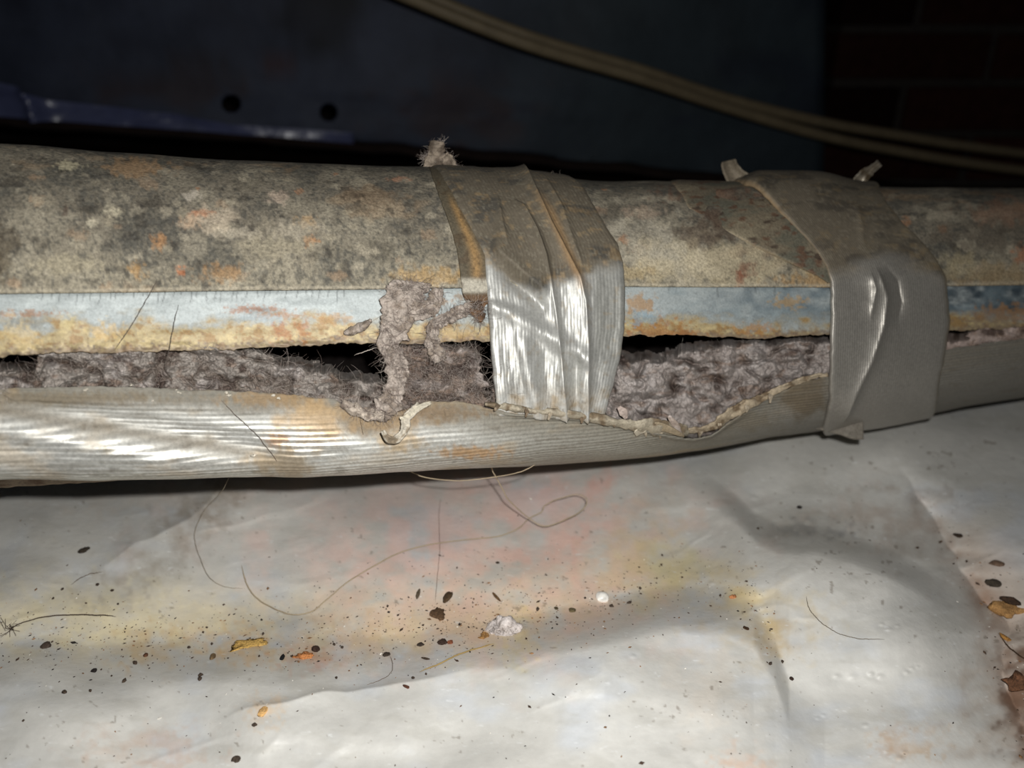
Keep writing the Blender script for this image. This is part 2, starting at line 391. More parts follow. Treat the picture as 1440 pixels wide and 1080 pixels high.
# ================================================================== PLASTIC SHEET ON THE GROUND
xs = np.linspace(-760, 2400, 1581); ys = np.concatenate([np.linspace(360, 540, 40, endpoint=False), np.linspace(540, 1240, 467)])
PX, PY = np.meshgrid(xs, ys)
P = G(PX, PY)
c = np.zeros(PX.shape+(3,)) + lin((178, 177, 172))
n1 = fbm(PX/120, PY/70, 0, 4, 51); n2 = fbm(PX/28, PY/20, 0, 4, 52); n3 = fbm(PX/9, PY/7, 0, 3, 53); n4 = fbm(PX/60, PY/22, 0, 4, 54)
c = mixc(c, (190, 188, 182), sm(0, .8, n1)*.6)
c = mixc(c, (172, 177, 183), sm(.1, .8, -n1)*.6)
c = mixc(c, (158, 156, 148), sm(.1, .8, n4)*.35)
vl = PY - L1(PX)
band = np.exp(-((vl+10)/34)**2)*(1-sm(1050, 1130, PX))
c = mixc(c, (196, 178, 132), band*np.clip(.35+.5*n2, 0, .8)*np.interp(PX, [0,100,300,700,1080], [.5,.8,1,.8,1.0]))
c = mixc(c, (206, 196, 170), np.exp(-((vl+45)/38)**2)*(1-sm(800, 1000, PX))*np.clip(.5+.4*n2, 0, .8))
def st(x, y, rx, ry, colr, k, seed, n=.6, ns=None, sharp=.6, rot=0):
    global c
    c = mixc(c, colr, blob(PX, PY, x, y, rx*1.15, ry*1.15, 1.0, ns or max(8, min(rx, ry)*.5), .9, seed, rot)*k*.62*np.clip(.75+.9*n2, .1, 1))
for i, s in enumerate([(640,740,210,90,(206,172,160),.55),(720,800,120,80,(210,166,152),.45),(560,830,90,50,(208,170,156),.4),(800,770,70,60,(208,160,146),.45),
        (835,700,10,60,(204,150,136),.5),(520,880,60,34,(206,182,160),.5),(500,770,90,40,(204,178,170),.35),(905,730,40,30,(186,164,138),.5),
        (340,700,90,40,(196,184,176),.4),(100,860,90,34,(206,194,150),.5),(215,915,34,20,(176,140,80),.6),(345,908,34,17,(190,140,54),.75),(430,925,26,12,(176,104,60),.6),
        (480,900,60,22,(150,122,82),.45),(640,885,80,26,(196,176,130),.5),(735,885,18,30,(198,180,100),.5),(890,800,50,34,(186,172,130),.5),(930,790,40,30,(188,180,120),.35),
        (1070,870,50,34,(172,150,96),.55),(1090,900,26,22,(160,130,80),.5),(1000,930,40,60,(196,180,160),.35),(640,855,40,50,(196,170,150),.4),
        (1280,1045,34,16,(168,134,92),.7),(1255,1040,12,20,(150,110,70),.5),(1040,1070,24,14,(190,150,120),.6),(210,1060,60,24,(172,142,120),.6),(370,1000,20,14,(196,160,110),.6),
        (1120,735,40,14,(150,140,128),.5),(1240,725,60,26,(168,148,134),.45),(1310,700,34,14,(120,112,104),.55),(60,780,80,60,(182,176,164),.4),(170,700,80,20,(176,164,150),.5),
        (1130,745,22,9,(108,110,112),.7),(1174,744,20,8,(100,102,106),.8),(1220,690,18,6,(110,106,98),.5),(1085,748,18,7,(120,118,112),.5)]):
    st(*s, 60+i, rot=20 if i in (4,) else 0)
st(255,745,90,26,(140,132,120),.9,180,rot=-40); st(300,710,60,18,(140,130,118),.8,181,rot=-40); st(1290,760,60,30,(140,128,116),.6,182,rot=40); st(1400,1000,40,60,(140,120,100),.6,183)
# red-brown line of dirt in the right-hand crease
e = PX - L3(PY)
c = mixc(c, (128, 100, 82), np.exp(-(e/26)**2)*sm(690, 800, PY)*np.clip(.55+.6*n2, 0, 1))
c = mixc(c, (176, 160, 146), np.exp(-((e-40)/50)**2)*sm(690, 800, PY)*.6)
c = mixc(c, (88, 62, 44), blob(PX, PY, 1436, 980, 26, 70, .8, 20, .5, 120)*.8)
c = mixc(c, (96, 84, 70), sm(.98, 1.2, n3+.25*n1+.1)*.5)
c = mixc(c, (206, 208, 208), sm(.8, 1.2, fbm(PX/14+9, PY/5, 0, 3, 57))*.5)
sheet = grid('plastic_ground_sheet', P, M_plastic, None, c)
tag(sheet, 'cloudy white plastic sheet lying creased over the ground beneath the pipe, stained pink and yellow', 'plastic sheet')

# ================================================================== THE DUCT
duct = empty('metal_duct', (0.03, .33, .0), 'long round galvanized metal pipe, dirty and rust-spotted, split open along its front', 'pipe')
SEAM = ip([(-450,418),(0,413),(240,410),(480,407),(640,405),(880,403),(1165,404),(1335,402),(1440,400),(1900,394)])
TUP = ip([(-450,500),(0,502),(60,497),(180,494),(290,493),(380,488),(440,485),(480,482),(520,484),(600,483),(640,481),(690,479),(875,472),(980,472),(1060,475),(1165,470),(1260,466),(1335,463),(1350,466),(1440,460),(1900,440)])
FUP = ip([(-450,552),(0,548),(80,543),(160,541),(250,546),(350,549),(420,555),(470,560),(490,572),(510,580),(540,584),(570,574),(600,563),(640,562),(680,568),(720,573),(800,577),(850,583),(900,593),(950,604),(975,606),(1000,601),(1034,580),(1060,566),(1090,550),(1140,531),(1165,526),(1240,510),(1320,492),(1345,487),(1440,475),(1900,440)])
xs = np.linspace(-330, 1780, 1056); nx = len(xs)
th0 = TH(xs, SEAM(xs)+1)
u = np.concatenate([np.linspace(0, .5, 130, endpoint=False), np.linspace(.5, 1, 40)])
THg = th0[None] + (math.radians(205)-th0[None])*u[:, None]; PXg = np.broadcast_to(xs, THg.shape)
base, PYg = S(PXg, THg)
dr = .0009 + .0006*fbm(PXg/160, THg*2.2, 0, 3, 71) - .0002
dr = dr + .0016*blob(PXg, PYg, 990, 300, 130, 60, .3, 60, .8, 72)
P, PYg = S(PXg, THg, dr)
front = (THg < math.radians(110))
A = THg*60     # arc-like coordinate in roughly pixel-ish units
n1 = fbm(PXg/60, THg*5, 0, 5, 73); n2 = fbm(PXg/14, THg*18, 0, 4, 74); n3 = fbm(PXg/5, THg*46, 0, 3, 75); n0 = fbm(PXg/180, THg*3, 0, 3, 76)
hh = (PYg-TOP(PXg))/(SEAM(PXg)-TOP(PXg))
c = np.zeros(PXg.shape+(3,)) + lin((122, 115, 101))
c = mixc(c, (158, 150, 130), sm(.45, 1.0, hh)*.75)
c = mixc(c, (88, 86, 78), sm(-.1, .7, n1-.15*hh)*.6)
c = mixc(c, (168, 160, 140), sm(.1, .6, -n1+.25*n2)*.35)
c = mixc(c, (74, 74, 70), (sm(.1, .35, n3+.3*n1)*.55)*front)
c = mixc(c, (174, 166, 146), sm(.3, .8, n2-.2*n1)*.35)
c = mixc(c, (152, 122, 88), sm(.45, .9, n0+.4*n2)*.35)
c = mixc(c, (58, 54, 48), sm(.55, .75, fbm(PXg/22, THg*14, 0, 4, 77)+.2*n1)*.6)
rr = np.random.default_rng(5)
for i in range(230):    # irregular pale and rusty spots
    x = rr.uniform(-50, 1490); y = rr.uniform(float(TOP(x))+6, float(SEAM(x))-6); s_ = rr.uniform(2, 8)*(1 if rr.random() < .9 else 2)
    colr = [(184,174,152),(168,142,114),(172,124,88),(168,158,136),(96,90,78)][rr.choice(5, p=[.4,.16,.08,.22,.14])]
    sel = np.abs(xs-x) < s_*5
    sub = np.ix_(np.ones(len(u), bool), sel)
    c[sub] = mixc(c[sub], colr, blob(PXg[sub], PYg[sub], x, y, s_*1.5, s_*(.5+.5*min(1, (y-TOP(x))/90)), .7, s_*.8, .3, 200+i)*rr.uniform(.3, .65))
def sp(x, y, rx, ry, colr, k=.8, n=.6, ns=None, sh=.35, rot=0):
    global c
    c = mixc(c, colr, blob(PXg, PYg, x, y, rx, ry, n*1.3, ns, .5, int(x*3+y), rot)*k*.72*front)
for s in [(98,236,16,6,(214,204,170)),(192,238,34,11,(176,142,104)),(160,300,11,6,(210,200,172)),(130,315,8,5,(214,204,178)),(270,277,10,6,(206,196,180)),(392,280,12,9,(200,180,160)),
          (296,310,30,16,(206,190,166)),(283,302,14,4,(196,130,90)),(270,313,14,9,(200,170,140)),(430,315,12,8,(190,160,120)),(225,343,10,9,(190,140,90)),(437,340,9,7,(200,140,84)),(194,380,10,10,(190,148,90)),(255,383,6,6,(206,124,72)),
          (310,385,26,10,(170,130,84)),(5,350,16,26,(62,50,34)),(2,375,10,20,(70,56,36)),(92,298,5,9,(60,36,30)),(330,330,22,8,(188,178,158)),(420,325,30,14,(180,170,150)),(90,375,50,12,(176,166,140)),(380,350,50,14,(172,162,138)),
          (930,350,60,38,(196,188,168)),(1010,375,110,30,(196,182,150)),(905,300,24,8,(170,150,130)),(1000,275,60,10,(130,96,76)),(1025,305,36,18,(96,66,50)),(990,330,40,16,(84,66,52)),(1045,380,13,9,(110,56,38)),(1038,395,6,12,(130,70,48)),(1085,300,22,7,(90,64,50)),
          (500,278,16,4,(60,50,40)),(600,390,40,14,(184,150,96)),(560,255,12,3,(180,130,100)),(1420,300,50,14,(156,120,96)),(1380,330,60,20,(110,100,86)),(1400,390,60,18,(150,130,96)),(1350,375,30,16,(168,156,126)),(1436,358,10,10,(176,110,70)),(890,385,24,10,(180,160,120)),(1150,395,50,8,(176,140,90))]:
    sp(*s)
# the long dark diagonal scuffs on the right
sp(1150, 350, 200, 26, (86, 78, 66), .5, .8, 20, .5, 24)
# thin rolling scratches along the pipe
for yy, x0, x1 in ((343, 100, 480), (361, 200, 560), (352, 300, 620)):
    c = mixc(c, (70, 66, 60), np.exp(-((PYg-yy-1.5*vn(PXg/30, yy))/.9)**2)*sm(x0, x0+60, PXg)*(1-sm(x1-60, x1, PXg))*.55*sm(-.2, .3, n2))
c = mixc(c, (200, 190, 168), np.exp(-((PYg-SEAM(PXg)+2.5)/1.6)**2)*.45)
sheet_o = grid('upper_sheet', P, M_sheet, duct, c, solid=.0007, off=-1, flip=True)
# added inner shell, near-black so the gap's shade sits in its colour
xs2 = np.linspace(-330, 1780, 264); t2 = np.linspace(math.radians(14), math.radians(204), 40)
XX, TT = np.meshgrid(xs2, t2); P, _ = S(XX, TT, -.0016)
grid('gap_shade_liner', P, M_inner, duct)
# the paler under-layer strip below the seam
v = np.linspace(0, 1, 72); xs3 = np.linspace(-330, 1780, 1300); PXs = np.broadcast_to(xs3, (len(v), len(xs3)))
lowe = TUP(xs3) + 2.2*fbm(xs3/18, 2.2, 0, 4, 81) + 1.0*vn(xs3/4, .7)
PYs = (SEAM(xs3)-8)[None]*(1-v[:, None]) + lowe[None]*v[:, None]
ds = -.0002 + .0004*fbm(PXs/70, PYs/30, 0, 3, 82) + .0005*sm(.8, 1, v)[:, None]*fbm(PXs/16, PYs/9, 0, 2, 83) - .001*(1-sm(0, .16, v))[:, None]
P = SP(PXs, PYs, ds)
rel = (PYs-SEAM(PXs))/(lowe[None]-SEAM(PXs))
n1 = fbm(PXs/50, PYs/26, 0, 4, 84); n2 = fbm(PXs/13, PYs/9, 0, 4, 85); n3 = fbm(PXs/4, PYs/3.5, 0, 3, 86)
c = np.zeros(PXs.shape+(3,)) + lin((186, 194, 193))
c = mixc(c, (202, 210, 208), sm(0, .6, n1)*.6)
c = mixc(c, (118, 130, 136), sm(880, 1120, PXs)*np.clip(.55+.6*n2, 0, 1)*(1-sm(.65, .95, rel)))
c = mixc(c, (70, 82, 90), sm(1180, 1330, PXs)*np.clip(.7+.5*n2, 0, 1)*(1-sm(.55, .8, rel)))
c = mixc(c, (124, 142, 150), sm(880,900,PXs)*np.clip(.2+.7*n1, 0, .8)*(1-sm(.7, .95, rel)))
rg = rel + .20*n1 + .12*n2 - np.interp(PXs, [0,60,480,560,690,880,960,1050,1440], [.0,.0,.02,.12,.10,.0,.1,.18,.22])
c = mixc(c, (170, 168, 156), sm(.38, .55, rg)*.7)
c = mixc(c, (190, 172, 130), sm(.48, .70, rg))
c = mixc(c, (162, 126, 76), sm(-.05, .6, n2+.4*n3)*sm(.52, .72, rg)*.75)
c = mixc(c, (216, 196, 146), sm(.1, .5, -n2)*sm(.56, .7, rg)*.75)
c = mixc(c, (134, 116, 100), sm(.84, .98, rel+.08*n3)*.75)
for s in [(35,441,34,4,(168,112,62)),(360,435,30,4,(176,108,56)),(390,443,26,4,(176,128,84)),(25,470,24,16,(222,196,140)),(95,455,12,9,(222,204,150)),(150,465,16,10,(220,188,126)),
          (395,465,11,14,(166,96,34)),(425,462,9,12,(172,106,40)),(470,450,20,8,(190,150,100)),(40,455,24,7,(150,152,146)),(370,448,26,7,(166,178,182)),
          (900,430,16,12,(190,140,72)),(920,465,36,12,(176,118,54)),(965,470,18,7,(168,112,60)),(905,448,18,8,(150,176,190)),(1108,425,18,7,(196,160,104)),(1060,463,24,6,(190,140,80)),(620,425,14,4,(184,140,90)),(655,420,14,5,(150,120,84)),
          (1420,440,36,9,(182,132,76)),(1390,448,40,8,(150,130,110)),(640,470,36,8,(190,160,110))]:
    x, y, rx, ry, colr = s; c = mixc(c, colr, blob(PXs, PYs, x, y, rx, ry, 1.1, None, .6, int(x+y))*.62)
for k in range(46):      # fine dark scratch marks hanging from the seam
    x0 = 60+k*11.5+rr.uniform(-4, 4) if k < 38 else rr.uniform(880, 1400); ln = rr.uniform(4, 22); sl = rr.uniform(-.25, .05)
    m = np.exp(-((PXs-(x0+sl*(PYs-SEAM(PXs)))+.8*vn(PYs/4, k*3.1))/.9)**2)*(1-sm(ln*.6, ln, PYs-SEAM(PXs)))
    c = mixc(c, (70, 74, 74), m*.6)
c = mixc(c, (120, 124, 122), sm(.6, 1.0, n3)*.35)
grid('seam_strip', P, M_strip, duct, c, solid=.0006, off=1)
# fine ragged lip bits along the torn upper edge
# ================================================================== LOWER TAPE (long strip along underside)
low_tape = empty('duct_tape_strip', (0.03, .30, .0), 'long silvery ribbed duct tape strip running along the underside of the pipe below the split', 'duct tape')
xs = np.linspace(-330, 1780, 1056)
fe = FUP(xs) + 1.6*fbm(xs/14, .3, 0, 3, 91)
tf = TH(xs, fe)
tb = math.radians(-170)
u = np.concatenate([np.linspace(0, .42, 120, endpoint=False), np.linspace(.42, 1, 36)])
THg = tf[None] + (tb-tf[None])*u[:, None]; PXg = np.broadcast_to(xs, THg.shape)
_, PYg = S(PXg, THg)
def flapdr(PX, PY):
    d = .0012 + .0005*fbm(PX/160, PY/50, 0, 2, 92)
    yl = 568 + PX*.185                                  # diagonal fold at left
    g = PY-yl; wf = (1-sm(330, 430, PX))
    d = d - wf*.0026*np.exp(-(g/np.where(g < 0, 26, 13))**2) + wf*.0012*np.exp(-((g-30)/16)**2)*(1-sm(200, 340, PX))
    g = PY-(610+.02*PX); d = d + .0008*np.exp(-(g/18)**2)*sm(380, 560, PX)*(1-sm(900, 1050, PX))
    d = d + .0022*np.exp(-((PY-FUP(PX))/7)**2)*sm(660, 740, PX)*(1-sm(1000, 1100, PX))
    d = d - .0008*(1-sm(0, 22, PY-FUP(PX)))*(1-sm(640, 700, PX))
    return d + .0002*fbm(PX/60, PY/9, 0, 2, 99)
dr = flapdr(PXg, PYg)
P, PYg = S(PXg, THg, dr)
fr = (PYg-fe[None])
n1 = fbm(PXg/70, THg*8, 0, 4, 93); n2 = fbm(PXg/20, THg*26, 0, 4, 94); n3 = fbm(PXg/90, THg*90, 0, 3, 95)
c = np.zeros(PXg.shape+(3,)) + lin((206, 206, 200))
c = mixc(c, (104, 98, 84), (1-sm(14, 50, fr+10*n1))*.85)
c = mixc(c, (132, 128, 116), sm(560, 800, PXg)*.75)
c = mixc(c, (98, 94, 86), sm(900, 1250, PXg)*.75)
c = mixc(c, (96, 82, 60), blob(PXg, PYg, 1130, 555, 30, 26, .5, 14, .4, 96)*.7)
c = mixc(c, (158, 132, 90), sm(.2, .8, n1)*.45*(1-sm(900, 1200, PXg)))
c = mixc(c, (112, 100, 80), np.exp(-((PYg-(578+PXg*.168))/12)**2)*(1-sm(330, 430, PXg))*.7)
c = mixc(c, (120, 112, 98), sm(.1, .6, n3)*.4)
c = mixc(c, (96, 86, 70), sm(.5, .9, n2)*.4)
for s in [(390,618,14,8,(176,128,80)),(445,590,50,26,(180,150,106)),(380,560,60,10,(140,114,78)),(540,592,60,18,(150,124,88)),(660,635,40,8,(188,144,88)),(620,580,60,10,(120,98,70)),(400,650,40,20,(160,138,104)),
          (150,632,8,5,(150,140,120)),(560,620,30,12,(176,150,110)),(100,560,120,8,(116,104,84)),(1050,590,40,14,(120,112,96))]:
    x, y, rx, ry, colr = s; c = mixc(c, colr, blob(PXg, PYg, x, y, rx, ry, .6, None, .6, int(x+y))*.7)
cl = sm(14, 60, fr+10*n1)*(1-sm(560, 760, PXg)*.5)*(1-.55*sm(900, 1100, PXg))*(1-.5*sm(.2, .7, n1))*(1-.7*np.exp(-((PYg-(574+PXg*.185))/14)**2)*(1-sm(330, 430, PXg)))
c = np.concatenate([c, np.clip(cl, 0, 1)[..., None]], -1)
arc = np.cumsum(np.concatenate([np.zeros((1, len(xs))), np.linalg.norm(np.diff(P, axis=0), axis=2)]), 0)
UV = np.stack([np.interp(PXg, PXT, RyT)*THg/.00125, PXg/100], -1)
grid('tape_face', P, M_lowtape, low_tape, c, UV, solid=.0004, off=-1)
# under-layer peeking out below at left
xs5 = np.linspace(-330, 300, 200); v = np.linspace(0, 1, 10)
yb = np.interp(xs5, [-330,0,100,200,260,300], [694,684,678,672,668,664]); zb = .262+.00008*xs5
P = np.stack([at(xs5, (1-t)*(BOT(xs5)-14)+t*yb + .8*vn(xs5/12, 3.1)*t, zb-.002+.012*t) for t in v])
cc = np.zeros(P.shape) + lin((150, 134, 116)); cc = mixc(cc, (108, 84, 66), sm(-.1, .6, fbm(np.tile(xs5, (10, 1))/25, np.tile(v[:, None]*8, (1, 200)), 0, 3, 6)))
grid('under_layer', P, M_tapeold, low_tape, cc, solid=.0005)

# ------------------------------------------------------------------ tape wraps
def make_wrap(root, nm, eL, eR, y_end, n_u, folds, paint, lift=.0022, top_end=160, mat=None, bulge=None, ribw=.0014, end_noise=1.5):
    """eL/eR: (px,py) edge points, top first; the wrap starts on the back of the pipe"""
    tL = TH([p[0] for p in eL], [p[1] for p in eL]); tR = TH([p[0] for p in eR], [p[1] for p in eR])
    oL = np.argsort(tL); oR = np.argsort(tR)
    xL = lambda t: np.interp(t, tL[oL], np.array([p[0] for p in eL])[oL]); xR = lambda t: np.interp(t, tR[oR], np.array([p[0] for p in eR])[oR])
    uu = np.linspace(0, 1, n_u)
    if y_end is not None:
        xe0, ye0, xe1, ye1 = y_end; xe = xe0+(xe1-xe0)*uu
        te = TH(xe, ye0+(ye1-ye0)*uu + end_noise*fbm(xe/9, 1.7, 0, 3, 7))
    else: te = np.full(n_u, math.radians(-150))
    vv = np.linspace(0, 1, 340)
    THq = te[None] + (math.radians(top_end)-te[None])*(1-vv[:, None])
    jl = .9*vn(THq*22, .5, 0, 3); jr = .9*vn(THq*22, 7.5, 0, 4)
    PXq = (xL(THq)+jl)*(1-uu[None]) + (xR(THq)+jr)*uu[None]
    _, PYq = S(PXq, THq)
    d = lift + .0003*fbm(PXq/40, PYq/40, 0, 3, 15)
    for (pts, amp, wl, wr, y0, y1) in folds:
        ln = ip([(p[1], p[0]) for p in pts]); g = PXq - ln(PYq)
        w_ = sm(y0-14, y0+14, PYq)*(1-sm(y1-14, y1+14, PYq))*(THq < math.radians(105))
        d = d + amp*np.exp(-np.abs(g)/np.where(g < 0, wl, wr))*w_
    if bulge is not None: d = d + bulge(PXq, PYq)
    d = d - lift*.6*(np.exp(-uu/.012)+np.exp(-(1-uu)/.012))[None]
    P, PYq = S(PXq, THq, d)
    c = paint(PXq, PYq, uu[None]+0*THq, THq)
    wid = np.linalg.norm(P[:, -1]-P[:, 0], axis=1).mean()
    UV = np.stack([np.broadcast_to(uu[None]*wid/ribw, THq.shape), THq*10], -1)
    return grid(nm, P, mat or M_tape, root, c, UV, solid=.0004, off=0)

# old flattened tape band, lying between the two wraps
old = empty('old_tape_band', SP(1040, 330, 0), 'flat old tape band, rust-blotched, crossing the pipe diagonally between the two silver wraps', 'duct tape')
def paint_old(X, Y, U, T):
    n1 = fbm(X/40, T*9, 0, 4, 101); n2 = fbm(X/12, T*24, 0, 4, 102)
    c = np.zeros(X.shape+(3,)) + lin((118, 108, 90))
    c = mixc(c, (92, 92, 80), sm(0, .6, n1)*.8); c = mixc(c, (96, 64, 46), sm(.25, .7, n2+.3*n1)*.7)
    c = mixc(c, (150, 140, 116), sm(.2, .7, -n1)*.5); c = mixc(c, (60, 46, 38), sm(.55, .85, fbm(X/16, T*20, 0, 3, 103))*.8)
    c = mixc(c, (176, 158, 128), np.exp(-(U/.02)**2)*.55)
    return c
make_wrap(old, 'tape_face', [(938,262),(948,275),(965,302),(1010,328),(1060,350),(1110,372),(1150,390),(1166,401)], [(1180,262),(1185,300),(1190,350),(1195,401)], (1166,400,1195,401), 150, [], paint_old, .0030, 150, M_tapeold)

wrap1 = empty('duct_tape_wrap', SP(770, 400, 0), 'wrinkled silver duct tape wrap around the middle of the pipe, creased into deep vertical folds', 'duct tape')
def paint_w1(X, Y, U, T):
    n1 = fbm(X/40, T*9, 0, 4, 111); n2 = fbm(X/12, T*26, 0, 4, 112); n3 = fbm(X/4, T*70, 0, 3, 113)
    c = np.zeros(X.shape+(3,)) + lin((182, 182, 177))
    dirt_line = np.interp(X, [680,720,760,775,800,840,880], [362,400,418,400,400,378,376])
    dm = 1-sm(-12, 14, Y-dirt_line+8*n1)
    dt = np.zeros(c.shape) + lin((96, 88, 74)); dt = mixc(dt, (74, 70, 62), sm(0, .5, n1)); dt = mixc(dt, (132, 110, 78), sm(.1, .9, n2+.5*n1)*.45); dt = mixc(dt, (128, 122, 106), sm(.3, .7, n3)*.4)
    al = .85-dm*.8
    c = c*(1-dm[..., None]) + dt*dm[..., None]
    gry = sm(828, 842, X)*sm(360, 400, Y)*(1-sm(480, 540, Y)); c = mixc(c, (132, 132, 126), gry*.8)
    c = mixc(c, (150, 132, 104), sm(530, 570, Y)*np.clip(.5+.7*n2, 0, 1)*.75)
    c = mixc(c, (150, 130, 98), sm(.35, .8, n2)*.3)
    c = mixc(c, (90, 72, 50), sm(.7, .9, n3)*sm(530, 560, Y)*.5)
    c = mixc(c, (176, 128, 66), blob(X, Y, 645+0*X, 345, 9, 60, .5, 9, .5, 114, rot=-14)*.7)
    c = mixc(c, (166, 130, 84), np.exp(-((X-np.interp(Y, [246,300,370,395], [740,775,805,818]))/7)**2)*sm(255, 300, Y)*(1-sm(395, 420, Y))*.5)
    al = al*(1-.6*sm(540, 570, Y))*(1-.35*gry)
    return np.concatenate([c, np.clip(al, 0, 1)[..., None]], -1)
lnA = [(735,246),(750,275),(775,325),(800,368),(816,395),(824,425),(828,480),(827,576)]
lnB = [(716,285),(735,300),(755,335),(768,368),(774,395),(782,440),(790,500),(797,572)]
lnC = [(700,285),(706,320),(712,345)]
lnD = [(607,242),(625,262),(645,300),(665,335),(679,360),(684,400),(690,470),(698,575)]
def bulge1(X, Y):
    yv = 352+ (X-688)*.78 ; gv = Y-np.minimum(yv, 412)
    b = .0034*np.exp(-np.abs(gv)/np.where(gv < 0, 34, 7))*sm(686, 705, X)*(1-sm(760, 776, X))*sm(300, 350, Y) - .0016*np.exp(-((gv-20)/11)**2)*sm(690, 720, X)*(1-sm(758, 775, X))
    b = b + .0024*np.exp(-((X-725-(Y-440)*.25)/12)**2)*sm(440, 480, Y) - .0022*np.exp(-((X-810)/8)**2)*sm(470, 520, Y)
    b = b + .0020*np.exp(-(((X-745)-(Y-455)*1.8)/22)**2)*sm(420, 440, Y)*(1-sm(490, 530, Y))
    b = b + .0007*fbm(X/22, Y/60, 0, 3, 8)*sm(380, 430, Y)
    return b
make_wrap(wrap1, 'tape_face', [(606,241),(624,262),(645,298),(666,335),(680,363),(683,400),(686,430),(690,480),(694,530),(699,575)],
          [(798,253),(817,265),(832,290),(852,322),(868,346),(876,372),(878,400),(878,450),(874,490),(862,540),(851,577)], (699,578,853,582), 300,
          [(lnA, .0034, 15, 3.2, 246, 600), (lnB, .0030, 12, 3.0, 300, 600), (lnC, .0014, 8, 3, 290, 345), ([(760,250),(790,300),(806,345),(820,380)], .0012, 8, 5, 262, 372)], paint_w1, .0026, bulge=bulge1)
def paint_w1b(X, Y, U, T):
    n2 = fbm(X/8, T*20, 0, 4, 122)
    c = np.zeros(X.shape+(3,)) + lin((92, 84, 68)); c = mixc(c, (156, 124, 80), np.exp(-((U-.62)/.2)**2)*sm(265, 300, Y)*(1-sm(385, 400, Y))*.85)
    c = mixc(c, (190, 184, 168), sm(388, 396, Y)*(1-sm(408, 416, Y))*.8); c = mixc(c, (80, 64, 46), sm(.3, .6, n2)*.5)
    c = mixc(c, (96, 72, 48), sm(410, 418, Y))
    return c
make_wrap(wrap1, 'folded_edge', [(603,241),(608,255),(617,280),(630,312),(641,350),(647,385),(650,410),(655,424)], [(609,241),(628,262),(649,298),(670,336),(684,364),(686,400),(687,430)], (655,421,688,426), 60,
          [], paint_w1b, .0018, mat=M_tapeold, end_noise=5)
wrap2 = empty('duct_tape_wrap', SP(1250, 420, 0), 'duller grey ribbed duct tape wrap on the pipe at right, with loose curled ends', 'duct tape')
def paint_w2(X, Y, U, T):
    n1 = fbm(X/40, T*9, 0, 4, 131); n2 = fbm(X/12, T*26, 0, 4, 132); n3 = fbm(X/4, T*70, 0, 3, 133)
    c = np.zeros(X.shape+(3,)) + lin((158, 154, 146))
    dm = 1-sm(-16, 16, Y-np.interp(X, [1160,1200,1250,1330], [392,380,362,400])+9*n1)
    dt = np.zeros(c.shape) + lin((98, 90, 76)); dt = mixc(dt, (76, 70, 60), sm(0, .5, n1)); dt = mixc(dt, (132, 114, 84), sm(.2, .9, n2+.3*n1)*.4); dt = mixc(dt, (126, 118, 102), sm(.3, .7, n3)*.4)
    c = c*(1-dm[..., None]) + dt*dm[..., None]
    c = mixc(c, (168, 142, 106), np.exp(-(U/.015)**2)*(Y < 395)*.6)
    c = mixc(c, (168, 152, 122), np.exp(-((1-U)/.02)**2)*.45)
    return np.concatenate([c, (.88*(1-dm*.9)+.1)[..., None]], -1)
def bulge2(X, Y):
    b = .0016*np.exp(-(((X-1240)/30)**2+((Y-385)/24)**2)) + .0038*(1-sm(262, 330, Y))*sm(1030, 1070, X)*(1-sm(1150, 1215, X))
    return b + .0003*vn(X/60, Y/3.2, 0, 5)*np.exp(-((X-1200)/30)**2)*(Y > 420)*(Y < 440)
lnE = [(1232,380),(1248,420),(1243,455),(1226,500),(1204,540),(1186,578)]
make_wrap(wrap2, 'tape_face', [(1030,262),(1048,272),(1076,290),(1110,320),(1140,350),(1160,378),(1168,402),(1168,450),(1167,500),(1166,550),(1158,592)],
          [(1236,274),(1248,294),(1270,320),(1298,345),(1317,368),(1330,392),(1333,425),(1336,448),(1331,479),(1327,505),(1321,528),(1318,552),(1312,580)], None, 300,
          [(lnE, .0040, 16, 7, 392, 575), ([(1236,372),(1262,395),(1268,425),(1262,450)], -.0018, 9, 6, 385, 445), ([(1205,295),(1212,330),(1214,350)], .0012, 7, 3, 300, 350),
           ([(1225,390),(1232,410),(1225,440)], .0016, 6, 4, 395, 440)],
          paint_w2, .0040, bulge=bulge2)

# ------------------------------------------------------------------ ribbons / shards / tufts
def ribbon(nm, pts, mat, parent, colr, zf, thick=.0005, n=10, noise=.2, w_fn=None, nu=9, seed=1, curl=0, col2=None, uvr=False, rough_edge=0):
    """pts: (px, py, halfwidth_px, lift); zf(px,py,lift)->points"""
    A = spline([[p[0], p[1], p[2], p[3]] for p in pts], n); T = np.gradient(A[:, :2], axis=0); T /= np.linalg.norm(T, axis=1, keepdims=True)+1e-9
    Nn = np.stack([-T[:, 1], T[:, 0]], 1); uu = np.linspace(-1, 1, nu); m = len(A)
    hw = A[:, 2]
    eL = hw*(1+rough_edge*fbm(np.arange(m)/9., 1.5+seed, 0, 4, seed, .6)); eR = hw*(1+rough_edge*fbm(np.arange(m)/9., 8.5+seed, 0, 4, seed, .6))
    off = np.where(uu[None] < 0, uu[None]*eL[:, None], uu[None]*eR[:, None])
    px = A[:, 0, None]+Nn[:, 0, None]*off; py = A[:, 1, None]+Nn[:, 1, None]*off
    lf = A[:, 3, None] + curl*uu[None]**2 + noise*.001*fbm(px/9, py/9, 0, 4, seed)
    c = np.zeros(px.shape+(3,)) + lin(colr)
    if col2 is not None: c = mixc(c, col2, sm(-.1, .5, fbm(px/11, py/11, 0, 3, seed+3)))
    uv = np.stack([np.broadcast_to((uu[None]+1)*3, px.shape), py/10], -1)
    return grid(nm, zf(px, py, lf), mat, parent, c, uv, solid=thick, off=0)
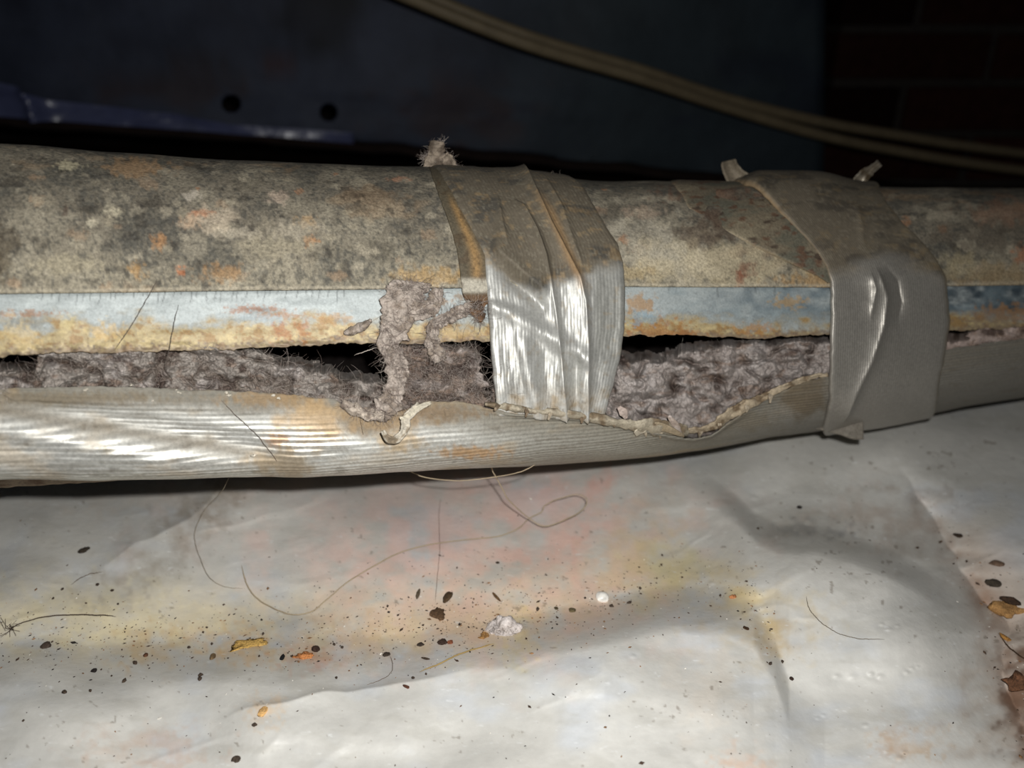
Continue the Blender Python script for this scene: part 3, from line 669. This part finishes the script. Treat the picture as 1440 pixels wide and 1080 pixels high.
onduct = lambda px, py, l: SP(px, py, l)
def zat(zc):
    return lambda px, py, l: at(px, py, zc-l)
def top_depth(px):
    D = np.interp(px, PXT, DT); return float(D)
# loose tape ends on top and below, right wrap
zt = top_depth(1030)-.012
ribbon('loose_end', [(1066,272,17,.004),(1050,263,18,.004),(1036,250,15,.003),(1027,237,12,.002),(1024,226,10,.0)], M_tapeold, wrap2, (118,108,92), zat(zt), .0005, 8, .3, rough_edge=.12, curl=.004, seed=3)
zt = top_depth(1210)-.010
ribbon('loose_end', [(1204,276,24,.002),(1208,262,15,.002),(1215,250,9,.003),(1224,240,7,.003),(1237,229,5,.002)], M_tape, wrap2, (150,142,128), zat(zt), .0005, 8, .6, rough_edge=.4, curl=.003, seed=4, col2=(96,84,66))
ribbon('lower_end', [(1128,596,3,.001),(1155,600,5,.001),(1182,603,9,.001),(1200,605,13,.002),(1214,605,13,.002)], M_tapeold, wrap2, (112,106,96), zat(top_depth(1190)-.035), .0006, 8, .3, rough_edge=.05, seed=6)

# curled torn upper edge of the lower tape and torn scraps
ribbon('curled_edge', [(682,568,2,.003),(715,573,3.5,.005),(750,578,4,.006),(800,583,4.5,.007),(850,590,6,.008),(890,597,7,.009),(925,600,9,.009),(955,605,8,.007),(968,610,3,.005)],
       M_tapeold, low_tape, (176,166,146), onduct, .0006, 14, 1.6, curl=-.002, nu=13, rough_edge=.8, seed=11, col2=(128,112,90))
ribbon('torn_shard', [(925,592,3,.006),(905,603,6,.008),(893,611,3,.009)], M_tapeold, low_tape, (196,186,166), onduct, .0005, 8, 1, rough_edge=.5, seed=12)
ribbon('torn_shard', [(900,597,3,.008),(930,600,5,.009),(955,610,3,.010),(962,614,1,.010)], M_tapeold, low_tape, (170,154,128), onduct, .0005, 8, 1, rough_edge=.5, seed=13)
ribbon('torn_shard', [(940,585,2,.006),(950,597,5,.008),(960,613,1.5,.009)], M_tapeold, low_tape, (168,152,140), onduct, .0005, 8, 1, rough_edge=.6, seed=14, col2=(196,184,176))
ribbon('torn_shard', [(870,572,3,.005),(876,580,5,.007),(880,589,2,.007)], M_tapeold, low_tape, (178,162,152), onduct, .0005, 8, 1, rough_edge=.5, seed=15)
ribbon('crusted_edge', [(968,606,3,.004),(1000,600,4,.004),(1025,584,6,.005),(1045,571,6,.005),(1070,560,5,.004),(1100,545,4,.003),(1135,532,3,.002),(1164,527,2,.002)],
       M_lint, low_tape, (166,152,130), onduct, .0008, 14, 2.2, nu=13, rough_edge=.6, seed=16, col2=(120,104,84))
for k, (x, y) in enumerate([(700,571),(742,577),(776,581),(820,586),(862,592),(906,604),(930,606),(985,607),(1012,597),(1052,570),(1084,556)]):
    a_ = random.uniform(-6, 6)
    ribbon('torn_shard', [(x, y-2, 3.2, .005), (x+a_*.5, y+3, 2.4, .008), (x+a_, y+random.uniform(6, 11), .8, .008)], M_tapeold, low_tape, (186,172,150), onduct, .0004, 6, .8, rough_edge=.5, seed=40+k, col2=(120,102,82))
scrap = empty('curled_tape_scrap', SP(565, 600, 0), 'small white curled shred of tape hanging in a hook below the left split', 'tape scrap')
ribbon('shred', [(590,568,5,.004),(582,578,6,.006),(572,588,6,.007),(570,600,6,.008),(566,610,5,.010),(556,619,5,.011),(545,617,4,.012),(538,606,2,.012)], M_tapeold, scrap, (196,188,172), onduct, .0005, 10, .8, curl=.001, rough_edge=.35, seed=17, col2=(140,126,106))
ribbon('torn_strip', [(606,566,2,.004),(590,573,4,.006),(572,586,3,.008),(562,588,1.5,.008)], M_tapeold, scrap, (204,196,176), onduct, .0005, 10, .6, rough_edge=.4, seed=18)

# ------------------------------------------------------------------ lint
def lint_sheet(root, x0, x1, ltop, seed, colA=(146,139,132), colB=(112,102,94), base=-.004, amp=.006, y1f=None, y0f=None, dens=1.1):
    xs = np.arange(x0, x1, dens); v = np.linspace(0, 1, 96)
    y0 = TUP(xs)-8 if y0f is None else y0f(xs); y1 = (FUP(xs)+10) if y1f is None else y1f(xs)
    PX = np.broadcast_to(xs, (len(v), len(xs))); PY = y0[None]*(1-v[:, None])+y1[None]*v[:, None]
    wx = PX+3.5*fbm(PX/22, PY/22, 0, 3, seed+40); wy = PY+3*fbm(PX/20, PY/20, 0, 3, seed+41)
    bil = np.minimum(1, np.sqrt(np.abs(fbm(wx/40, wy/26, 0, 2, seed)))*1.25)
    f2 = fbm(wx/19, wy/13, 0, 4, seed+1, .4); f3 = fbm(wx/4, wy/4, 0, 3, seed+2)
    d = base + amp*(.95*bil-.7) + amp*.40*f2 + amp*.16*f3 + amp*.5*fbm(wx/60, wy/30, 0, 2, seed+9)
    edge = ltop(PX+7*fbm(PY/9, PX/40, 0, 3, seed+6))+5*fbm(PX/12, 4.4, 0, 3, seed+5)
    d = d - .035*(1-sm(-9, 10, PY-edge))
    # settle onto lower lip
    d = np.minimum(d, .0045)
    c = np.zeros(PX.shape+(3,)) + lin(colA)
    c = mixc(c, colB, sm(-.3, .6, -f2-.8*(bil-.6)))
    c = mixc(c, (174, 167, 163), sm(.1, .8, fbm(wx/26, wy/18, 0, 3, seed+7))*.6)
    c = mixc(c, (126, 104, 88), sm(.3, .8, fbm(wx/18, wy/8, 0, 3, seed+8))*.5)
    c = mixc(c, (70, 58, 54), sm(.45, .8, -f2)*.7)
    P = SP(PX, PY, d)
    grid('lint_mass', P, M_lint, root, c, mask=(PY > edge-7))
    return P, d, PX, PY
def fibres(root, P, mask, n, ln, r, seed, cols=((160,148,140),(120,106,98),(184,174,164)), nm='loose_fibres'):
    rr = np.random.default_rng(seed); idx = np.argwhere(mask); paths = []; rads = []; cs = []
    # outward = towards the outside of the pipe
    for k in range(n):
        i, j = idx[rr.integers(len(idx))]; p = P[i, j].copy(); L = ln*rr.uniform(.4, 1.5)
        d = rr.normal(size=3); out = (cam0-p); out /= np.linalg.norm(out); d = d/np.linalg.norm(d)+out*.35
        cv = rr.normal(size=3)*.9; q = [p - d*.0006]
        for s in range(6):
            d = d + cv*.3 + rr.normal(size=3)*.22; d /= np.linalg.norm(d); p = p + d*L/6; q.append(p)
        paths.append(np.array(q)); rads.append(np.linspace(r, r*.5, 7)*rr.uniform(.7, 1.3)); cs.append(lin(cols[rr.integers(len(cols))]))
    o = tubes(nm, paths, rads, M_fibre, root, cs, sides=3, kind='stuff'); return o
big = lambda c_: (lambda x: np.interp(x, [p[0] for p in c_], [p[1] for p in c_]))
linA = empty('lint_clump', SP(230, 530, 0), 'grey matted lint stuffed along the left end of the split, below the rust-edged strip', 'lint')
P, d, X, Y = lint_sheet(linA, -330, 560, big([(-330,515),(0,513),(45,512),(60,484),(370,482),(395,508),(440,510),(470,524),(520,532),(560,540)]), 301)
fibres(linA, P, (d > -.012)&(X > -20), 1300, .005, .000035, 1)
fibres(linA, P, (d > -.012)&(X > 370), 500, .006, .00004, 21)
linB = empty('lint_clump', SP(625, 530, 0), 'hairy brown-grey lint wad in the gap just left of the wrinkled silver wrap', 'lint')
P, d, X, Y = lint_sheet(linB, 556, 720, big([(550,470),(560,482),(660,482),(676,494),(684,552),(694,560),(702,484),(720,480)]), 311, (126,112,102), (92,80,74), -.003, .006)
fibres(linB, P, (d > -.014), 1900, .0065, .00004, 2)
linC = empty('lint_clump', SP(1000, 540, 0), 'thick purplish-grey lint wad filling the widest split between the two silver wraps', 'lint')
P, d, X, Y = lint_sheet(linC, 840, 1180, big([(840,486),(876,500),(930,502),(960,490),(1000,486),(1030,478),(1180,470)]), 321, (148,140,135), (112,102,96), -.0035, .0075)
fibres(linC, P, (d > -.010), 800, .004, .000035, 3)
linD = empty('lint_clump', SP(1390, 475, 0), 'thin line of pale lint pressed into the seam right of the duller wrap', 'lint')
P, d, X, Y = lint_sheet(linD, 1325, 1780, big([(1325,474),(1358,474),(1366,455),(1780,420)]), 331, (166,150,142), (120,104,94), -.0003, .0016)
fibres(linD, P, (d > -.006), 200, .003, .00005, 4)

# draped lint strands in front of the strip
drape = empty('draped_lint_strand', SP(560, 490, 0), 'long tattered grey lint strand draped down over the pale strip at the left split', 'lint')
def linrib(root, nm, pts, seed, colr=(168,157,147), col2=(138,126,114), thick=.0008, noise=1.5, fib=160, fl=.004):
    A = spline([[*p] for p in pts], 12)
    o = ribbon(nm, pts, M_lint, root, colr, onduct, thick, 12, noise, rough_edge=.6, nu=25, seed=seed, col2=col2, curl=-.0010)
    V = []; rr = np.random.default_rng(seed)
    t = rr.integers(0, len(A), 400); uu = rr.uniform(-1, 1, 400)
    Pm = SP(A[t, 0]+uu*A[t, 2]*.9, A[t, 1]+rr.uniform(-2, 2, 400), A[t, 3])[None]
    fibres(root, Pm, np.ones((1, 400), bool), fib, fl, .00005, seed); return o
linrib(drape, 'main_strand', [(578,396,22,.0025),(576,412,26,.0035),(566,434,26,.004),(556,456,20,.005),(548,476,16,.0055),(552,500,14,.006),(558,526,15,.006),(552,552,15,.006),(545,572,18,.006),(532,584,12,.006)], 401, fib=1300, fl=.0045)
linrib(drape, 'side_strand', [(576,436,14,.003),(598,436,10,.003),(612,424,10,.003),(616,406,8,.0025)], 402, fib=300)
linrib(drape, 'frayed_foot', [(482,566,4,.004),(500,575,9,.005),(516,582,9,.006),(540,584,10,.006)], 403, colr=(186,174,160), fib=160)
d2 = empty('draped_lint_strand', SP(620, 470, 0), 'thin bent grey lint strand on the pale strip, beside the wrinkled silver wrap', 'lint')
linrib(d2, 'bent_strand', [(664,430,6,.002),(648,438,8,.003),(630,446,8,.0035),(612,456,9,.004),(608,474,8,.004),(612,494,9,.004),(618,508,8,.003)], 404, fib=600)
d3 = empty('lint_flake', SP(503, 462, 0), 'small spindle-shaped lint flake stuck on the pale strip left of the draped strand', 'lint')
linrib(d3, 'flake', [(484,468,1,.0015),(495,466,5,.002),(508,460,5,.003),(522,450,1,.0045)], 405, fib=30, fl=.002)
d4 = empty('lint_flake', SP(672, 430, 0), 'dark brown frayed fuzz at the torn lower end of the folded tape edge', 'lint')
linrib(d4, 'fuzz', [(668,424,14,.002),(670,434,10,.003),(674,444,6,.003),(676,452,2,.003)], 406, (110,84,62), (70,54,42), fib=140, fl=.005)
# tufts on the top of the pipe
def tuft(label, x, z, pts, seed, colr, col2, fib=500, fl=.004, r=.00006, shape_noise=3):
    root = empty('lint_tuft', at(x, float(TOP(x)), z), label, 'lint')
    for k, p in enumerate(pts):
        ribbon('tuft_strand', p, M_lint, root, colr, zat(z), .0010, 10, shape_noise*.5, rough_edge=.6, nu=11, seed=seed+k, col2=col2)
        A = spline([[*q] for q in p], 10); rr = np.random.default_rng(seed+k); t = rr.integers(0, len(A), 200)
        Pm = at(A[t, 0]+rr.uniform(-1, 1, 200)*A[t, 2], A[t, 1]+rr.uniform(-3, 3, 200), z)[None]
        fibres(root, Pm, np.ones((1, 200), bool), fib//len(pts), fl, r, seed+k)
tuft('frayed grey lint tuft standing on top of the pipe where the wrinkled wrap begins', 615, top_depth(615)-.012,
     [[(622,246,18,0),(614,234,15,.001),(612,222,11,.002),(613,210,10,.002),(615,199,8,.001)], [(640,242,8,0),(632,228,8,.002),(624,218,6,.002)], [(604,226,5,.001),(598,222,2,.001)]], 421, (138,126,112), (92,82,72), 420, .0032)
tuft('wispy speck of lint on the pipe top right of the wrinkled wrap', 784, top_depth(784)-.012, [[(778,253,9,0),(784,250,6,.001)]], 431, (130,118,104), (92,82,72), 60, .003)

# ------------------------------------------------------------------ hairs and threads
def strand(name, label, pts, r, colr, fn, cat='hair', taper=True, wob=.0002, group=None):
    A = spline([[*p] for p in pts], 14); P = fn(A[:, 0], A[:, 1], A[:, 2]); n = len(P); rr = np.random.default_rng(int(abs(pts[0][0])*3+7))
    P = P + wob*np.cumsum(rr.normal(size=(n, 3)), 0)*.25
    R = r*(np.minimum(1, np.minimum(np.arange(n)+2, n-np.arange(n)+1)/10.) if taper else 1)
    o = tubes(name, [P], [R], M_fibre, None, [lin(colr)], sides=6); return tag(o, label, cat, group)
ongr = lambda a, b, l: G(a, b, l)
strand('dry_root', 'long pale root fibre dangling below the pipe, looping once, then curving left over the plastic',
       [(688,640,.045),(692,660,.040),(702,680,.032),(716,704,.022),(742,726,.010),(766,738,.006),(796,728,.008),(818,716,.008),(826,702,.010),(812,694,.010),(786,700,.008),(768,708,.006),(762,718,.004),(744,728,.003),(728,742,.003),(700,752,.0015),(650,758,.0015),(600,766,.0015),(560,778,.0015),(520,800,.0015),(490,818,.0012),(462,842,.0012),(440,860,.001),(412,865,.001),(385,856,.001),(360,840,.001),(346,820,.001),(339,795,.001)],
       .00022, (176,160,134), ongr, 'root', wob=.00015)
strand('dry_root', 'thin pale root fibre in a shallow hanging curve just under the pipe', [(556,650,.05),(578,664,.045),(600,673,.042),(640,677,.042),(690,672,.044),(730,664,.048),(756,652,.05)], .0002, (176,160,134), ongr, 'root')
strand('fine_thread', 'very fine thread hanging from the pipe and curving over the plastic at left', [(325,665,.04),(312,690,.028),(290,715,.012),(276,745,.004),(275,765,.002),(284,792,.0015),(296,812,.0015),(318,825,.001),(344,828,.001)], .00010, (150,138,120), ongr, 'thread')
strand('dark_hair', 'dark curved hair with a fuzzy end lying on the plastic at the far left', [(14,884,.0015),(30,878,.0015),(60,870,.002),(100,867,.002),(140,868,.002),(164,871,.001)], .00017, (84,72,62), ongr)
strand('dark_hair', 'short faint curved hair on the plastic left, above the long dark one', [(100,822,.001),(112,812,.001),(128,806,.001),(141,803,.001)], .00014, (100,84,70), ongr)
strand('fine_hair', 'fine arc-shaped hair lying on the bright plastic at lower right', [(1134,838,.001),(1138,856,.001),(1154,874,.001),(1176,888,.001),(1204,896,.001),(1242,897,.001)], .00010, (130,120,106), ongr)
strand('fine_thread', 'fine vertical thread standing up from the dark leaf litter in the middle of the plastic', [(620,700,.001),(618,730,.001),(619,780,.001),(616,820,.001),(614,850,.001)], .00006, (120,80,66), ongr, 'thread')
strand('fine_hair', 'fine bent hair trailing below the middle debris on the plastic', [(548,922,.001),(552,936,.001),(546,950,.001),(530,958,.001),(512,962,.001)], .00009, (106,92,78), ongr)
strand('dark_hair', 'dark hair curving out of the crease at the right edge of the plastic', [(1404,890,.001),(1412,902,.001),(1424,914,.001),(1440,926,.001),(1460,934,.001)], .00022, (70,52,34), ongr)
strand('straw_thread', 'straw-coloured stem lying left of the grey lint ball on the plastic', [(590,945,.001),(620,932,.001),(650,918,.001),(672,910,.001),(694,903,.001)], .00025, (164,140,90), ongr, 'thread')
strand('dark_hair', 'long dark hair slanting over the seam at the left of the pipe', [(222,392,.0022),(212,415,.0022),(196,440,.003),(182,465,.003),(162,492,.003)], .00012, (80,74,68), onduct)
strand('dark_hair', 'thin dark hair upright on the rusty strip, right of the long slanting one', [(251,428,.002),(246,455,.002),(241,480,.003),(238,500,.004),(236,520,.004)], .00011, (80,72,66), onduct)
strand('dark_hair', 'dark hair slanting down across the ribbed lower tape at left, ending in a tiny knot', [(310,562,.002),(330,582,.003),(348,598,.003),(366,616,.003),(384,638,.003),(398,660,.003)], .00009, (86,72,62), onduct)
strand('fine_hair', 'short pale hair curling out of the dark gap at left', [(498,500,.002),(508,496,.004),(518,492,.005),(530,488,.004)], .00010, (200,190,180), onduct)
strand('dark_hair', 'fine hair hanging down the tape below the draped lint', [(505,585,.003),(508,600,.003),(512,625,.003),(516,650,.003)], .00009, (90,78,66), onduct)
tubes('fuzzy_end', [G(np.array([14, 14+7*math.sin(k*2.1), 14+15*math.sin(k*2.3)]), np.array([884, 882+5*math.cos(k*3.3), 882+14*math.cos(k*1.9)]), np.array([.001, .0025, .001+.0006*(k % 4)])) for k in range(14)], [.00007]*14, M_fibre, None, [lin((96,82,74))]*14, sides=3)
tag(bpy.data.objects['fuzzy_end'], 'small fuzzy knot of fibres at the far left edge of the plastic', 'lint')

# ------------------------------------------------------------------ debris on the plastic
import bmesh
def crumb_mesh(sx, sy, sz, colr, seed, rough=.35, sub=2):
    bm = bmesh.new(); bmesh.ops.create_icosphere(bm, subdivisions=sub, radius=1)
    V = np.array([v.co[:] for v in bm.verts]); Fc = np.array([[v.index for v in f.verts] for f in bm.faces]); bm.free()
    n = fbm(V[:, 0]*1.3+seed, V[:, 1]*1.3, V[:, 2]*1.3+5.5, 3, seed); V = V*(1+rough*n)[:, None]*np.array([sx, sy, sz])
    c = np.clip(lin(colr)*(1+.35*n)[:, None], 0, 1); return V, Fc, c
def crumb(name, label, cat, px, py, rx, ry, colr, rot=0, hz=.6, seed=None, rough=.35, group=None, sub=2, mat=None, lift=None):
    p = G(px, py); d = np.linalg.norm(p-cam0); s = d/F; seed = seed if seed is not None else int(px+py)
    sz = min(rx, ry)*s*hz
    V, Fc, c = crumb_mesh(rx*s, ry*s*1.3, sz, colr, seed, rough, sub)
    a = math.radians(-rot); R = np.array([[math.cos(a), -math.sin(a), 0], [math.sin(a), math.cos(a), 0], [0, 0, 1]])
    V = V@R.T; V = V + p + np.array([0, 0, sz*.55 if lift is None else lift])
    o = mesh_obj(name, V, Fc, mat or M_crumb, None, c); return tag(o, label, cat, group)
crumb('seed_husk', 'dark elongated seed husk alone on the plastic at left', 'seed', 118, 775, 8, 3.4, (56,48,40), -38)
crumb('rust_flake', 'yellow-gold rust flake in the stained crease at left centre', 'rust flake', 350, 906, 19, 8, (206,168,96), -12, .3, rough=1.1, sub=3)
crumb('rust_flake', 'bright orange round rust flake right of the yellow-gold one', 'rust flake', 427, 924, 12, 6, (198,130,78), 0, .35, rough=.7, sub=3)
crumb('seed_husk', 'dark brown seed right beside the bright orange flake', 'seed', 444, 914, 5.5, 4.5, (62,44,36), -30)
crumb('soil_pellet', 'small black double pellet left of the orange flake', 'soil crumb', 397, 926, 3, 5.5, (22,22,24), 0)
crumb('soil_pellet', 'brown ring-like pellet left of the yellow-gold flake', 'soil crumb', 299, 925, 3.6, 4.6, (112,92,66), 0)
crumb('soil_pellet', 'dark brown round pellet on the plastic at far left below the long hair', 'soil crumb', 65, 909, 6, 4.5, (74,62,54), 10)
crumb('soil_pellet', 'brown pellet on the tan stain left of the yellow-gold flake', 'soil crumb', 205, 922, 3, 3, (104,70,50))
crumb('soil_pellet', 'black pellet low on the left below the tan stain', 'soil crumb', 132, 944, 4, 2.4, (40,34,32))
crumb('leaf_fragment', 'dark brown leaf fragment, topmost of the litter in the middle of the plastic', 'leaf litter', 629, 841, 6, 9, (84,66,46), 25, .5)
crumb('leaf_fragment', 'knobbly dark litter piece below the topmost fragment in the middle', 'leaf litter', 618, 864, 9, 7, (92,70,50), 20, .5, rough=.8, sub=3)
crumb('bark_chip', 'short upright grey-brown bark chip left of the middle litter', 'bark chip', 588, 836, 2.6, 8, (96,84,68), 4, .7, rough=.15)
crumb('bark_chip', 'slanting thin brown bark sliver right of the middle litter', 'bark chip', 698, 840, 2.2, 9, (116,88,58), -32, .7, rough=.15)
crumb('bark_chip', 'dark brown chip with a reddish end, lower middle of the plastic', 'bark chip', 623, 904, 7, 4.5, (64,48,40), 5)
crumb('soil_pellet', 'red-brown pellet touching the dark chip in the lower middle', 'soil crumb', 633, 904, 4, 3.4, (142,84,58))
crumb('bark_chip', 'small dark oval chip left of the reddish-ended chip', 'bark chip', 592, 907, 5, 2.6, (60,50,42), -15)
crumb('bark_chip', 'dark chip at the head of the fine bent hair', 'bark chip', 543, 921, 5, 3.2, (62,52,44), -25)
crumb('bark_chip', 'thin dark splinter below the small oval chip', 'bark chip', 600, 927, 8, 1.4, (74,60,48), 20, .9, rough=.15)
crumb('bark_chip', 'reddish brown splinter low in the middle of the plastic', 'bark chip', 571, 966, 5, 2, (96,60,44), 30, .8)
crumb('white_pebble', 'round translucent white pebble on the crease right of the middle', 'pebble', 847, 842, 9, 7.5, (214,212,206), 0, .8, rough=.12, sub=3, mat=M_white)
crumb('soil_pellet', 'olive-brown pellet left of the white pebble', 'soil crumb', 805, 859, 5, 3.6, (104,92,66))
crumb('soil_pellet', 'dark olive pellet, second one left of the white pebble', 'soil crumb', 782, 856, 2.8, 2.6, (84,74,52))
crumb('seed_husk', 'small dark seed on the yellow stain at right centre', 'seed', 1049, 884, 4, 2.4, (66,46,28), 35)
crumb('soil_pellet', 'orange speck at the top of the right-centre yellow stain', 'soil crumb', 1031, 840, 5, 3, (206,138,92))
crumb('soil_pellet', 'dark round pellet on the pale plastic right of centre near the bottom', 'soil crumb', 1113, 955, 2.8, 2.8, (66,48,40))
crumb('soil_pellet', 'dark pellet above the two grey spots on the right', 'soil crumb', 1124, 714, 3.6, 2.4, (44,40,38))
crumb('bark_chip', 'dark pointed chip highest in the right-hand crease', 'bark chip', 1348, 754, 7, 3, (54,42,32), 25)
crumb('bark_chip', 'triangular dark chip in the right-hand crease above the tan clod', 'bark chip', 1396, 822, 8, 6, (66,58,48), -35, .6, rough=.5)
crumb('leaf_fragment', 'grey-brown flat fragment at the right of the crease', 'leaf litter', 1402, 793, 9, 4.5, (116,94,78), 5, .4)
crumb('soil_clod', 'tan clod with dark pits at the right edge of the plastic', 'soil clod', 1414, 862, 17, 12, (168,128,80), 20, .6, rough=.7, sub=3)
crumb('bark_chip', 'dark chip lying on the tan clod at the right edge', 'bark chip', 1418, 856, 10, 4, (58,42,30), 28, .8, rough=.5, lift=.004)
crumb('soil_clod', 'dark brown clod at the lower right edge', 'soil clod', 1432, 962, 12, 9, (92,62,42), 50, .6, rough=.7, sub=3)
crumb('seed_husk', 'curved golden husk below the tan clod', 'seed', 1410, 896, 3, 9, (150,108,54), -35, .7, rough=.2)
crumb('rust_flake', 'small orange-tan flake low on the left half of the plastic', 'rust flake', 370, 1001, 5, 7, (216,172,112), 20, .4)
crumb('rust_flake', 'dark smear of grit at the bottom left edge of the picture', 'grit', 333, 1068, 6, 4, (78,66,56), -20, .5)
# grey lint ball
lb = empty('lint_ball', G(708, 890), 'grey fluffy lint ball with a dark tip lying on the plastic', 'lint')
for (x, y, rx, ry, cc, nm, rt) in [(710,888,17,11,(196,188,184),'fluff',-15),(696,881,4,8,(74,62,54),'dark_tip',25),(680,896,7,3.5,(150,112,66),'brown_tip',15)]:
    p = G(x, y); s = np.linalg.norm(p-cam0)/F; V, Fc, c = crumb_mesh(rx*s, ry*s*1.3, min(rx, ry)*s*.9, cc, int(x), 1.0, 4 if nm == 'fluff' else 3)
    a = math.radians(-rt); R = np.array([[math.cos(a), -math.sin(a), 0], [math.sin(a), math.cos(a), 0], [0, 0, 1]])
    V = V@R.T + p + np.array([0, 0, min(rx, ry)*s*.4]); o = mesh_obj(nm, V, Fc, M_lint if nm == 'fluff' else M_crumb, lb, c)
    if nm == 'fluff': fibres(lb, V[None], np.ones((1, len(V)), bool), 260, .0025, .00005, 9)
    else: o['label'] = nm.replace('_', ' ')
# countable small black pellets along the crease
pel = [(88,829),(75,842),(137,823),(158,831),(166,850),(291,883),(298,906),(266,911),(190,933),(282,950),(281,955),(370,892),(470,907),(481,911),(545,853),(91,974),(127,972),(175,958),(473,954),(581,954),(756,857),(700,792),(860,853),(885,848),(900,828),(1083,934),(1100,931),(358,1020),(1290,771),(1322,763),(1066,744)]
psrc = None
for i, (x, y) in enumerate(pel):
    p = G(x, y)
    if psrc is None:
        V, Fc, c = crumb_mesh(.00075, .00085, .0006, (72,60,50), 77, .5, 2)
        psrc = mesh_obj('black_pellet', V, Fc, M_crumb, None, c, origin=np.zeros(3)); o = psrc
        tag(psrc, 'tiny black pellet scattered on the plastic sheet', 'soil crumb', 'tiny black pellets scattered over the plastic sheet')
    else:
        o = psrc.copy(); COL.objects.link(o)
    zone = 'left of the yellow-gold flake' if x < 340 else 'in the lower middle' if x < 640 else 'around the white pebble' if x < 1000 else 'at the right'
    o['label'] = 'tiny black pellet on the plastic sheet, one of several '+zone; o['group'] = 'tiny black pellets '+zone
    o.location = p + np.array([0, 0, .0003]); k = random.uniform(.5, .95); o.scale = (k, k*random.uniform(.8, 1.3), k); o.rotation_euler = (0, 0, random.uniform(0, 6))
# uncountable grit
rr = np.random.default_rng(17); Vs = []; Fs = []; Cs = []; off = 0
oct_ = np.array([(1,0,0),(-1,0,0),(0,1,0),(0,-1,0),(0,0,1),(0,0,-1)], float); of = np.array([(0,2,4),(2,1,4),(1,3,4),(3,0,4),(2,0,5),(1,2,5),(3,1,5),(0,3,5)])
pts = []
for k in range(2600):
    m = rr.random()
    if m < .58: x = rr.uniform(-20, 1090); y = float(L1(x)) + rr.normal(-8, 28)
    elif m < .74: x = rr.normal(640, 120); y = rr.normal(850, 40)
    elif m < .86: y = rr.uniform(690, 1080); x = float(L3(y)) + rr.normal(8, 22)
    else: x = rr.uniform(-20, 1460); y = rr.uniform(690, 1080)
    pts.append((x, y))
pts = np.array(pts); GP = G(pts[:, 0], pts[:, 1])
for k in range(len(pts)):
    s = rr.lognormal(math.log(.00016), .5); cc = [(70,54,42),(44,38,34),(122,90,60),(150,112,76),(230,226,216)][rr.choice(5, p=[.4,.25,.17,.1,.08])]
    a = rr.uniform(0, 6.28); q = oct_*s*np.array([rr.uniform(.7, 2.4), 1, .6]); R = np.array([[math.cos(a), -math.sin(a), 0], [math.sin(a), math.cos(a), 0], [0, 0, 1]])
    Vs.append(q@R.T + GP[k]+np.array([0, 0, s*.3])); Fs.append(of+off); off += 6; Cs.append(np.tile(lin(cc), (6, 1)))
o = mesh_obj('grit', np.concatenate(Vs), np.concatenate(Fs), M_crumb, None, np.concatenate(Cs), smooth=False)
tag(o, 'fine brown and black grit scattered over the creases of the plastic sheet', 'grit', None, 'stuff')
# tiny pale paint flecks sticking to the lower tape
paths = []
flk = [(120,548),(185,541),(248,548),(252,552),(318,552),(322,556),(385,556),(392,560),(356,682),(215,563)]
for i, (x, y) in enumerate(flk):
    V, Fc, c = crumb_mesh(.0006*random.uniform(.5,1.3), .0004, .0003, (206,198,182), 500+i, .8, 2)
    V = V + SP(x, min(y, 640), .0016); o = mesh_obj('pale_fleck', V, Fc, M_crumb, None, c)
    tag(o, 'tiny pale fleck stuck along the upper edge of the lower tape at left', 'fleck', 'pale flecks on the lower tape')
